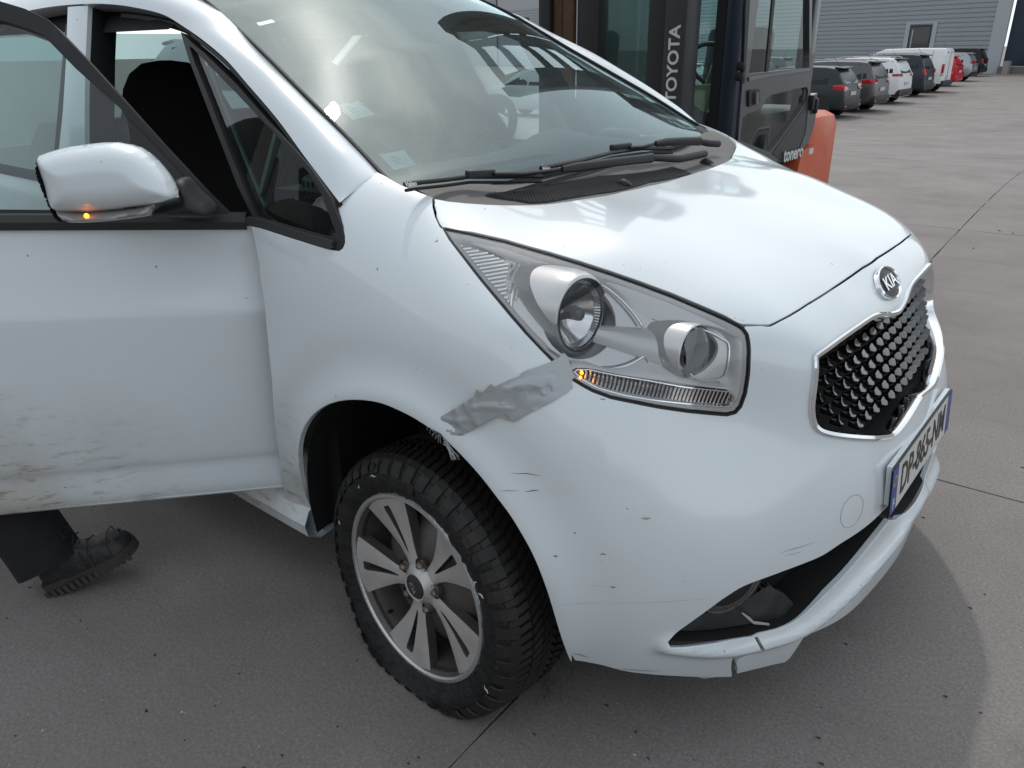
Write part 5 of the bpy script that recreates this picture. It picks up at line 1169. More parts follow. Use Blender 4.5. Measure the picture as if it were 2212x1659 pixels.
# ------------------------------------------------------------------ forklift truck behind the car (faces -y, side towards +x)
def build_forklift():
    XR, YF, XL = -.923, 2.70, -1.97
    k = tag(empty('forklift', (-1.45, 3.6, 0)), 'dark grey forklift with glazed cab, tall mast and orange counterweight behind the white car', 'forklift'); O = Vector(k.location)
    met = mat('forklift_grey', (.050, .054, .062), .38, .2, coat=.4, var=(3, .35, (.09, .09, .095))); blk = mat('forklift_black', (.010, .010, .011), .55); org = mat('forklift_orange', (.56, .085, .025), .5, coat=.1, var=(5, .45, (.62, .22, .12)))
    rust = mat('rusty_rail', (.10, .055, .025), .7, .3, bump=(40, .5, .004), var=(10, .7, (.03, .02, .015))); blue = mat('pillar_blue', (.028, .036, .055), .35, .2)
    gl = glass('forklift_glass', (.87, .985, .97), ior=1.4, haze=.03, hazecol=(.4, .45, .45))
    def B(name, lo, hi, m, bev=0, par=None):
        mb = MB(); c = [(a+b)/2-o for a, b, o in zip(lo, hi, O)]; mb.box(c, [b-a for a, b in zip(lo, hi)], bevel=bev); return mb.obj(name, m, par or k)
    def side(name, polys, m, off=0., thick=.03, x=XR):
        o = plane_sheet(name, [[atp(*zF(*p), (x, 0, 0), (1, 0, 0)) if len(p) == 2 else p for p in P] for P in polys], (x, 0, 0), (1, 0, 0), m, k, off=off, thick=thick, step=.2); o.data.transform(Matrix.Translation(-O)); return o
    T = 1.95
    # chassis and counterweight
    B('chassis', (XL, 2.5, .18), (XR+.01, 4.0, .50), blk, .03)
    def slab(name, y0, y1, z0, z1, m, bev): return B(name, (XL-.0, y0, z0), (XR+.02, y1, z1), m, bev)
    slab('counterweight', 3.98, 4.58, .22, .88, org, .10)
    side('rear_wing', [[(1350,1500),(1390,1415),(1470,1375),(1560,1365),(1590,1390),(1590,1700),(1300,1700)]], org, .035, .3)
    B('decal', (XR+.03, 3.92, .62), (XR+.037, 4.0, .66), mat('decal_white', (.6, .6, .58), .5))
    side('step_cover', [[(1385,1420),(1450,1340),(1500,1180),(1520,1060),(1530,880),(1490,900),(1440,1050),(1420,1250),(1350,1440)]], met, .02, .04)
    B('engine_cover', (XL+.1, 3.35, .5), (XR-.08, 4.2, .93), blk, .04)
    # cab frame
    B('front_pillar', (XR-.10, YF-.02, .5), (XR-.0, YF+.085, T), blue, .015); B('front_pillar', (XL, YF-.02, .5), (XL+.10, YF+.085, T), blue, .015)
    B('rear_pillar', (XR-.09, 3.78, .55), (XR, 3.90, T), met, .015); B('rear_pillar', (XL, 3.78, .55), (XL+.09, 3.90, T), met, .015)
    B('overhead_guard', (XL-.02, YF-.05, T), (XL+.06, 3.95, T+.08), met, .02); B('overhead_guard', (XR-.06, YF-.05, T), (XR+.02, 3.95, T+.08), met, .02); B('overhead_guard', (XL, YF-.05, T), (XR, YF+.03, T+.08), met, .02); B('overhead_guard', (XL, 3.87, T), (XR, 3.95, T+.08), met, .02)
    for q in range(6): B('guard_bar', (XL+.05, YF+.17+.17*q, T+.04), (XR-.05, YF+.19+.17*q, T+.07), met)
    B('front_lower_panel', (XL+.1, YF, .45), (XR-.1, YF+.03, .86), met, .01)
    B('windscreen', (XL+.1, YF+.01, .86), (XR-.1, YF+.018, T), gl); B('rear_window', (XL+.09, 3.85, 1.0), (XR-.09, 3.858, T), gl); B('far_window', (XL+.01, YF+.1, .6), (XL+.018, 3.8, T), gl)
    B('windscreen_seal', (XR-.16, YF-.012, .80), (XR-.10, YF+.02, T), blk); B('windscreen_seal', (XL+.10, YF-.012, .80), (XL+.14, YF+.02, T), blk)
    mb = MB(); mb.tube([Vector((-1.75, YF-.015, 1.02))-O, Vector((-1.45, YF-.02, .98))-O, Vector((-1.15, YF-.015, .88))-O], .012, 6); mb.obj('windscreen_wiper', blk, k)
    # door with two panes
    up = [(890,700),(1068,680),(1465,640),(1465,0),(1465,-640),(1010,-640),(985,0)]; lowp = [(822,1180),(835,1110),(880,1070),(985,1040),(1030,990),(1060,925),(1110,895),(1300,845),(1440,820),(1455,860),(1440,950),(1280,1190),(1095,1440),(810,1330)]
    side('door', [[(885,0),(985,-680),(1490,-680),(1490,0),(1480,650),(1475,900),(1420,1300),(1330,1480),(1200,1530),(1000,1500),(790,1330),(800,1180),(830,800)], up, lowp], met, .012, .04)
    side('door_pane', [up], gl, -.01, 0); side('lower_pane', [lowp], gl, -.008, 0)
    side('pane_rail', [[(882,730),(1070,705),(1462,645),(1462,665),(1075,722),(882,765)]], mat('rail_alu', (.16, .16, .17), .4, .5), .02, .015)
    side('pane_divider', [[(1075,700),(1095,700),(1165,0),(1180,-600),(1160,-600),(1140,0)]], blk, -.004, .01)
    side('lower_panel', [[(1110,1445),(1290,1200),(1450,960),(1455,1010),(1410,1290),(1330,1480),(1200,1520)]], mat('forklift_dark', (.03, .032, .036), .45), .016, .01)
    side('door_seal', [[(860,0),(985,-680),(1000,-680),(900,0),(850,790),(835,790)]], blk, .014, .01)
    side('handle_plate', [[(875,860),(895,850),(975,840),(980,960),(965,975),(885,1005),(875,995)]], blk, .024, .012); side('handle', [[(925,870),(945,868),(945,975),(920,980)]], mat('handle_grey', (.12, .12, .125), .4), .04, .015)
    for q in ((805, 625), (795, 725), (1465, 970), (1500, 1000)):
        p = atp(*zF(*q), (XR, 0, 0), (1, 0, 0)); mb = MB(); mb.box(Vector(p)-O+Vector((.02, 0, 0)), (.05, .04, .10 if q[0] > 1000 else .045), bevel=.01); mb.obj('hinge', blk, k)
    tp = atp(*zF(1262, 1455), (XR, 0, 0), (1, 0, 0)); place_text('lettering', 'tonero', .125, MATS['decal_white'], k, tuple(Vector(tp)-O+Vector((.03, .06, 0))), (0, 1, 0), (0, 0, 1), depth=.001, bold=.003)
    # driver's place
    B('dash_cowl', (XL+.35, YF+.05, .75), (XR-.3, YF+.30, 1.02), blk, .06); mb = MB(); c = Vector((-1.22, 3.02, 1.22)); f = frame_at(c-O, (0, .75, .66), up=(1, 0, 0))
    mb.loft([[f((.17+.014*math.cos(b))*math.cos(a), (.17+.014*math.cos(b))*math.sin(a), .014*math.sin(b)) for b in np.linspace(0, 2*math.pi, 9)[:-1]] for a in np.linspace(0, 2*math.pi, 33)[:-1]], loop=True); mb.obj('steering_wheel', blk, k)
    mb = MB(); mb.tube([f(0, 0, 0), Vector((-1.22, 2.85, .95))-O], .03); mb.obj('steering_column', blk, k)
    mb = MB(); mb.box(Vector((-1.35, 3.60, 1.18))-O, (.46, .14, .55), Matrix.Rotation(rad(-10), 3, 'X'), bevel=.06); mb.obj('seat_back', blk, k); B('seat_cushion', (-1.58, 3.15, .80), (-1.12, 3.6, .95), blk, .05)
    mb = MB(); mb.tube([Vector((-1.12, 3.0, 1.0))-O, Vector((-1.10, 3.0, 1.28))-O], .012); mb.obj('control_lever', blk, k)
    side_pts = [atp(*q, (0, 2.82, 0), (0, 1, 0)) for q in px(zF, [(270,810),(440,800),(545,795),(570,820),(480,1060),(265,885)])]
    mb = MB(); mb.hexa([tuple(Vector(p)-O) for p in side_pts], [tuple(Vector(p)-O+Vector((0, .06, 0))) for p in side_pts]); mb.obj('paper_sack', mat('paper_sack', (.42, .42, .22), .8, bump=(12, .6, .02)), k)
    # mast
    YM = 2.25; Tm = 3.25
    B('mast_rail', (-1.167, YM, .1), (-1.038, YM+.16, Tm), mat('mast_grey', (.030, .031, .034), .42, .3, var=(4, .3, (.06, .06, .062))), .008); B('mast_rail', (-2.014, YM, .1), (-1.93, YM+.16, Tm), blk, .006)
    B('inner_rail', (-1.285, YM+.03, .1), (-1.175, YM+.15, Tm-.05), blk, .006); B('inner_rail', (-1.93, YM+.03, .1), (-1.86, YM+.15, Tm-.05), rust, .01); B('chain', (-1.845, YM+.01, .1), (-1.77, YM+.05, Tm-.1), rust, .008)
    B('lift_cylinder', (-1.76, YM+.02, .1), (-1.60, YM+.14, Tm-.1), blk, .03)
    for z in (.35, 2.05, 2.32, 2.75, 3.12): B('cross_beam', (-2.0, YM+.05, z), (-1.05, YM+.12, z+.10), blk, .01)
    place_text('maker_lettering', 'TOYOTA', .090, mat('letter_grey', (.50, .50, .49), .5), k, tuple(Vector((-1.098, YM-.003, 1.245))-O), (0, 0, 1), (-1, 0, 0), depth=.001, bold=.002, sx=1.04)
    for x in (-1.85, -1.25): B('fork', (x, 1.2, .05), (x+.12, YM, .09), blk, .01); B('fork_shank', (x, YM-.06, .05), (x+.12, YM-.02, .6), blk, .01)
    for x, y, r in ((XR-.10, 2.62, .33), (XL+.10, 2.62, .33), (XR-.12, 4.15, .27), (XL+.12, 4.15, .27)):
        w = MB(); w.lathe([(r*.55, -.10), (r*.96, -.10), (r, -.06), (r, .06), (r*.96, .10), (r*.55, .10), (r*.3, .06), (0, .06)], 32, axis='x', c=(x-O.x, y-O.y, r)); w.obj('wheel', mat('tyre_far', (.02, .02, .02), .8), k)
build_forklift()
# ------------------------------------------------------------------ parked vehicles, all heading -x, tails towards +x
def parked(name, label, cat, grp, x, y, L, Wd, H, col, belt=.98, kind='hatch', zb=.26, metal=0., trim=None, lamp=(.82, 1.02, .30), lampshape='wrap', plate=True, rails=False, antenna=True, rough=.3, roofcol=None):
    c = tag(empty(name, (x, y, zyard(x, y))), label, cat, grp); w = Wd/2
    pm = mat('paint_%s' % '_'.join('%03d' % int(q*1000) for q in col), col, rough, metal, coat=0., spec=.3); gl = mat('tinted_glass', (.012, .016, .018), .10, spec=.3); bl = mat('trim_black', (.014, .014, .015), .55); red = mat('tail_red', (.42, .012, .02), .12, coat=.3); clear = mat('tail_clear', (.6, .5, .5), .15)
    rk = .10 if kind == 'van' else .40 if kind == 'hatch' else .34
    if kind == 'van': st = [(.0, .52, .9, .94), (-.02, H-.16, 1., .86), (-rk, H-.02, 1., .88), (-L*.30, H, 1., .88), (-L*.62, H-.03, 1., .86), (-L*.70, H-.16, 1., .84), (-L*.82, belt+.05, .99, .9), (-L*.97, .82, .92, .9), (-L, .6, .84, .9)]
    else: st = [(.02, .60, .86, .9), (.0, .78, .95, .95), (-.04, belt, .98, .95), (-rk*.6, belt+(H-belt)*.62, 1., .84), (-rk, H-.055, 1., .76), (-rk-.3, H-.015, 1., .76), (-L*.36, H, 1., .76), (-L*.52, H-.03, 1., .75), (-L*.60, H-.10, 1., .76), (-L*.73, belt+.06, 1., .88), (-L*.86, belt-.10, .98, .9), (-L*.97, .74, .9, .9), (-L, .55, .82, .9)]
    rings = []
    for xx, top, wf, rf in st:
        ww = w*wf; bt = min(belt, top-.015); wr = w*rf if top > belt+.05 else ww*.95
        h = [(ww*.90, zb), (ww*.98, zb+.10), (ww, (zb+bt)/2), (ww*.985, bt-.06), (ww*.955, bt), (wr+(ww*.955-wr)*.25 if top > belt+.05 else ww*.93, bt+(top-bt)*.75), (wr*.94, top-.02 if top > belt+.05 else top-.008), (wr*.6, top+.004), (0, top+.014)]
        rings.append([(xx, a, z) for a, z in h]+[(xx, -a, z) for a, z in h[-2::-1]])
    mb = MB(); mb.loft(rings, closed=True, caps=True); bo = mb.obj('body', pm, c, angle=32)
    def skinY(xx, z, off=.006):   # half width of the body at x,z
        for a, b in zip(rings[:-1], rings[1:]):
            if b[0][0] <= xx <= a[0][0]:
                t = (a[0][0]-xx)/max(1e-6, a[0][0]-b[0][0]); P = [(p[1]*(1-t)+q[1]*t, p[2]*(1-t)+q[2]*t) for p, q in zip(a[:9], b[:9])]
                for p, q in zip(P[:-1], P[1:]):
                    if p[1] <= z <= q[1]+1e-6: s = (z-p[1])/max(1e-6, q[1]-p[1]); return p[0]*(1-s)+q[0]*s+off
                return P[-2][0]
        return w
    def tailX(z): return float(np.interp(z, [s[1] for s in st[:5]], [s[0] for s in st[:5]])) if kind != 'van' else float(np.interp(z, [st[0][1], st[1][1], st[2][1]], [0, -.02, -rk]))
    def sidewin(x0, x1, z0, z1, slant=.0, tail=.0):
        for sg in (-1, 1):
            P = [(xx, sg*skinY(xx, z, .008), z) for xx, z in ((x0, z0), (x0-tail, z1), (x1+slant, z1), (x1, z0))]; mb = MB(); mb.hexa(P, [(a, b*.985, d) for a, b, d in P]); mb.obj('side_window', gl, c)
    if kind != 'van':
        zt = H-.10; sidewin(-rk-.12, -L*.46, belt+.02, zt, 0, .10); sidewin(-L*.475, -L*.70, belt+.02, zt, .42, 0)
        if kind == 'suv': sidewin(-.30, -rk-.10, belt+.05, zt-.02, 0, .10)
        P = [(tailX(z)+.012, yy, z) for yy, z in ((-w*.72, belt+.03), (w*.72, belt+.03), (w*.62, H-.085), (-w*.62, H-.085))]; mb = MB(); mb.hexa(P, [(a-.02, b, d) for a, b, d in P]); mb.obj('rear_window', gl, c)
        mb = MB(); mb.tube([(tailX(belt+.06)+.03, -.05, belt+.05), (tailX(belt+.10)+.035, w*.45, belt+.10)], .012, 6); mb.obj('rear_wiper', bl, c)
        mb = MB(); mb.box((-rk+.06, 0, H-.045), (.26, w*1.30, .035), Matrix.Rotation(rad(6), 3, 'Y'), bevel=.012); mb.obj('spoiler', pm if kind == 'hatch' else bl, c)
        mb = MB(); mb.box((-.10, 0, zb+.14), (.32, Wd*.97, .26), bevel=.05); mb.obj('rear_bumper', trim or bl, c)
        # dark screen
        P = [(xx+.0, yy, z+.012) for xx, yy, z in ((-L*.595, -w*.70, H-.10), (-L*.595, w*.70, H-.10), (-L*.725, w*.82, belt+.08), (-L*.725, -w*.82, belt+.08))]; mb = MB(); mb.add(P, [(0, 1, 2, 3)]); mb.obj('windscreen', gl, c)
        for sg in (-1, 1):
            z0, z1, ext = lamp; rr_ = []
            for t in np.linspace(0, 1, 6):
                xx = -ext+ext*t*.96; yo = skinY(min(xx, -.05), (z0+z1)/2, .012)-(.05 if t > .9 else 0); zz0, zz1 = z0+(z1-z0)*.25*(1-t), z1-(z1-z0)*.10*(1-t); rr_.append([(xx, sg*yo, zz0), (xx+.012, sg*(yo+.004), (zz0+zz1)/2), (xx-.01, sg*(yo-.01), zz1)])
            rr_.append([(tailX(z0)+.016, sg*w*.80, z0+.01), (tailX((z0+z1)/2)+.022, sg*w*.80, (z0+z1)/2), (tailX(z1)+.016, sg*w*.80, z1-.01)]); rr_.append([(tailX(z0)+.014, sg*w*.58, z0+.05), (tailX((z0+z1)/2)+.02, sg*w*.56, (z0+z1)/2), (tailX(z1)+.014, sg*w*.58, z1-.03)])
            mb = MB(); mb.loft(rr_, closed=False); lp = mb.obj('tail_lamp', red, c)
            mb = MB(); mb.box((tailX(z0)-.005, sg*w*.84, z0+.035), (.05, .16, .04), bevel=.01); mb.obj('reversing_lamp', clear, c)
            mb = MB(); mb.box((.045, sg*w*.78, zb+.10), (.04, .18, .045), bevel=.01); mb.obj('rear_reflector', red, c)
        if rails:
            for sg in (-1, 1): mb = MB(); mb.tube([(-rk-.1, sg*w*.70, H-.01), (-rk-.25, sg*w*.71, H+.035), (-L*.50, sg*w*.71, H+.035), (-L*.56, sg*w*.70, H-.02)], .018, 6); mb.obj('roof_rail', mat('rail_silver', (.5, .5, .5), .3, .8), c)
    else:
        mb = MB(); mb.box((.01, 0, (H+.45)/2), (.012, .012, H-.55)); mb.obj('door_gap', bl, c)
        mb = MB(); mb.box((-.06, 0, zb+.10), (.30, Wd*.98, .24), bevel=.04); mb.obj('rear_bumper', bl, c)
        for sg in (-1, 1):
            mb = MB(); mb.box((-.035, sg*w*.945, .98), (.10, .12, .50), bevel=.02); mb.obj('tail_lamp', red, c); mb = MB(); mb.box((-.03, sg*w*.948, .80), (.10, .115, .12), bevel=.02); mb.obj('reversing_lamp', clear, c)
            mb = MB(); mb.box((-.55, sg*(w+.002), (H+.5)/2), (.012, .006, H-.7)); mb.obj('body_seam', bl, c)
            mb = MB(); mb.box((-.02, sg*w*.5, H-.18), (.03, .2, .04), bevel=.01); mb.obj('high_lamp', bl, c)
            P = [(xx, sg*skinY(xx, z, .008), z) for xx, z in ((-L*.60, belt+.04), (-L*.60, H-.18), (-L*.70, H-.22), (-L*.79, belt+.06))]; mb = MB(); mb.hexa(P, [(a, b*.985, d) for a, b, d in P]); mb.obj('side_window', gl, c)
        for zz in (.62, .70): mb = MB(); mb.box((.012, -.12, zz), (.02, .14, .03), bevel=.005); mb.obj('door_handle', bl, c)
    if plate:
        zp = .72 if kind != 'van' else .60; mb = MB(); mb.box(((tailX(zp) if kind != 'van' else 0)+.018, 0, zp), (.012, .52, .11)); mb.obj('number_plate', mat('plate_pale', (.5, .5, .48), .5), c)
    if antenna: mb = MB(); mb.tube([(-rk-.12, 0, H), (-rk-.32, 0, H+.26)], [.008, .003], 5); mb.obj('aerial', bl, c)
    for xx in (-.72, -L+.80):
        for sg in (-1, 1):
            mb = MB(); mb.lathe([(.19, -.02), (.30, -.02), (.32, .02), (.32, .18), (.28, .2)], 28, c=(xx, 0, .32)); mb.lathe([(.20, -.005), (.17, .01), (.05, .0), (0, -.004)], 20, c=(xx, 0, .32))
            o = mb.obj('wheel', mat('tyre_far', (.02, .02, .02), .8), c)
            if sg > 0: o.data.transform(Matrix.Scale(-1, 4, (0, 1, 0))); o.data.flip_normals()
            o.location = (0, sg*(w-.02), 0)
            mb = MB(); mb.lathe([(0, -.006), (.37, -.006), (.37, .05)], 28, c=(xx, 0, .34)); q = mb.obj('wheel_arch', bl, c); q.location = (0, sg*(w+.001), 0)
            if sg > 0: q.data.transform(Matrix.Scale(-1, 4, (0, 1, 0))); q.data.flip_normals()
    return c
ROW = 'cars parked in a row beside the grey building'
def build_row():
    def spot(X, Y, w): p = at(*z4(X, Y), z=-.8); return p[0]-.05, p[1]+w/2
    K = 'cars'
    for nm, lab, cat, q, a, kw in (
        ('parked_car', 'dark grey hatchback nearest the forklift, first of the parked row', 'car', (480, 1130), (3.95, 1.72, 1.50, (.030, .036, .040)), dict(belt=.98, lamp=(.80, 1.0, .34))),
        ('parked_car', 'mid grey crossover between the dark hatchback and the white crossover', 'car', (765, 1070), (4.38, 1.80, 1.60, (.115, .115, .12)), dict(belt=1.02, kind='suv', metal=.4, lamp=(.88, 1.06, .42), rails=True)),
        ('parked_car', 'white crossover with black rear window between two dark crossovers', 'car', (1005, 990), (4.45, 1.83, 1.62, (.70, .71, .70)), dict(belt=1.05, kind='suv', lamp=(.95, 1.08, .30), rails=True)),
        ('parked_car', 'dark slate crossover parked right beside the white van', 'car', (1240, 920), (4.34, 1.80, 1.68, (.030, .036, .046)), dict(belt=1.08, kind='suv', lamp=(.88, 1.12, .12), rails=True)),
        ('parked_van', 'tall white panel van in the middle of the parked row', 'van', (1412, 880), (4.40, 1.82, 1.88, (.78, .78, .77)), dict(belt=1.15, kind='van', zb=.30)),
        ('parked_car', 'bright red hatchback just past the white van', 'car', (1545, 820), (3.9, 1.70, 1.50, (.50, .012, .022)), dict(belt=.98, lamp=(.90, 1.02, .20), trim=mat('bumper_red', (.45, .012, .02), .35))),
        ('parked_car', 'silver car with light roof behind the red hatchback', 'car', (1695, 772), (4.2, 1.72, 1.55, (.36, .38, .39)), dict(belt=.98, metal=.5, lamp=(.88, 1.12, .14))),
        ('parked_car', 'black boxy car last in the row by the blue door', 'car', (1795, 725), (4.3, 1.78, 1.72, (.012, .012, .013)), dict(belt=1.05, kind='suv', lamp=(.8, 1.1, .1)))):
        x, y = spot(*q, a[1]); parked(nm, lab, cat, ROW, x, y, *a, **kw)
    G2 = 'cars behind the front row, mostly hidden'
    for i, (xx, yy, H, col) in enumerate(((-14.2, 33., 1.50, (.05, .045, .045)), (-14.4, 36.5, 1.55, (.035, .035, .037)), (-14.6, 40., 1.55, (.10, .10, .105)), (-14.2, 29.0, 1.50, (.30, .31, .32)), (-13.5, 20., 1.5, (.5, .52, .53)), (-14., 24.5, 1.5, (.24, .25, .26)))):
        parked('parked_car', ['dark brown car behind the row, only its roof and aerial showing', 'black car behind the row, its roof showing above the white crossover', 'grey car behind the row, roof just left of the van', 'silver car seen through the forklift side window', 'pale car seen through the forklift windscreen', 'grey car seen through the forklift windscreen beside the steering wheel'][i], 'car', G2, xx, yy, 4.1, 1.74, H, col)
build_row()
wc = parked('parked_car', 'white car facing this way behind the forklift, seen through the windscreen', 'car', None, -3.9, 3.9, 4.2, 1.76, 1.50, (.72, .73, .73), belt=.98)
wc.rotation_euler[2] = math.pi; wc.location = (-8.1, 3.6, 0)
# ------------------------------------------------------------------ ribbed metal buildings
def sheet_wall(name, label, p0, az, L, H, nrow, col, rowh=.2, side=1, base=0., gap=None):
    """wall of horizontal ribbed sheets from p0 along az; outward normal to the right of az if side=1"""
    e = tag(empty(name, (p0[0], p0[1], p0[2]), az), label, 'building'); m = mat('cladding_%d' % int(col[2]*1000), col, .42, .35, var=(.6, .25, tuple(q*.8 for q in col))); dk = mat('cladding_groove', tuple(q*.30 for q in col), .6)
    sgn = -1 if side == 1 else 1
    MB().box((L/2, -sgn*.15, H/2), (L, .24, H)).obj('core', dk, e)
    pr = [(0, .012), (.012, .045), (.028, .050), (.135, .050), (.155, .040), (.170, .008), (.2, .004)]
    mb = MB(); mb.loft([[(x, sgn*q[1], q[0]*rowh/.2) for q in pr] for x in (0, L)], closed=False); me = mb.mesh('cladding_sheet', False); me.materials.append(m)
    for r in range(nrow):
        o = bpy.data.objects.new('cladding_sheet', me); COL.objects.link(o); o.parent = e; o.location = (0, 0, base+r*rowh)
    return e, sgn, m
def build_buildings():
    W0 = at(2132, 158.5, z=-.8); az = rad(162)
    e, s, m = sheet_wall('warehouse', 'grey ribbed metal warehouse behind the row of parked cars', W0, az, 110, 10, 33, (.27, .29, .31), .31, side=-1)
    tr = mat('pale_trim', (.36, .38, .40), .5, .2); dk = mat('frame_dark', (.02, .022, .024), .4)
    def bx(name, x0, x1, z0, z1, m_, d0=.0, d1=.09): mb = MB(); mb.box(((x0+x1)/2, s*(d0+d1)/2, (z0+z1)/2), (x1-x0, d1-d0, z1-z0)); return mb.obj(name, m_, e)
    bx('corner_post', -.80, .20, 0, 10, tr, 0, .15)
    # window (from its corners in the view)
    d = np.array([math.cos(az), math.sin(az), 0]); n = np.array([d[1], -d[0], 0])
    def wl(u, v): q = atp(u, v, W0, n); return (q-W0) @ d, q[2]-W0[2]
    a, z1 = wl(*zmap(3200, 0, 2.514)(1080, 255)); b, _ = wl(*zmap(3200, 0, 2.514)(1308, 245)); z0 = z1-1.9
    lo, hi = min(a, b), max(a, b)
    for nm, x0, x1, za, zb in (('window_surround', lo-.35, lo, z0-.2, z1+.08), ('window_surround', hi, hi+.35, z0-.2, z1+.08), ('window_surround', lo-.35, hi+.35, z1+.08, z1+.22)): bx(nm, x0, x1, za, zb, tr, 0, .085)
    bx('window_frame', lo, hi, z0, z1, dk, 0, .07); bx('window_pane', lo+.15, hi-.1, z0, z1-.14, mat('dark_pane', (.015, .02, .022), .05, spec=.8), .04, .074); bx('window_blind', hi-.30, hi-.25, z0, z1-.3, mat('blind_white', (.6, .6, .6), .5), .05, .078)
    # pale panel far left
    a, za = wl(1076, 25); b, zb = wl(1163, 18); bx('pale_panel', min(a, b)-4, max(a, b), min(za, zb), 10, mat('panel_grey', (.33, .34, .35), .5), 0, .075); bx('down_pipe', max(a, b)+.1, max(a, b)+.35, 0, 10, dk, 0, .12)
    # blue sliding door round the corner
    dr = tag(empty('sliding_door', (W0[0], W0[1], W0[2]), az), 'dark navy sliding door at the right end of the grey warehouse', 'door')
    nv = mat('navy_door', (.007, .016, .034), .45, bump=(3, .2, .01))
    def dx(name, x0, x1, z0, z1, m_, d0, d1): mb = MB(); mb.box(((x0+x1)/2, s*(d0+d1)/2, (z0+z1)/2), (x1-x0, abs(d1-d0), z1-z0)); return mb.obj(name, m_, dr)
    dx('leaf', -14, -.9, .5, 7.2, nv, -.25, -.15); dx('plinth', -14, -.9, 0, .48, mat('plinth_grey', (.16, .14, .13), .9), -.25, .5); dx('header', -14, -.9, 7.2, 10, tr, -.25, -.1); dx('handle', -3.9, -3.5, 2.70, 2.82, mat('handle_white', (.6, .6, .6), .5), -.15, -.12); dx('glazing', -8.2, -7.1, 2.2, 5.0, mat('dark_pane'), -.15, -.13); dx('ramp_block', -1.8, -1.4, .0, .85, mat('block_grey', (.28, .26, .24), .9), .5, .8)
    # the hall behind the photographer, seen mirrored in the side glass
    e2, s2, m2 = sheet_wall('hall', 'grey ribbed hall across the yard, mirrored in the side windows of the white car', (-40, -21, 0), 0, 75, 7.5, 25, (.36, .375, .39), .3, side=-1)
build_buildings()
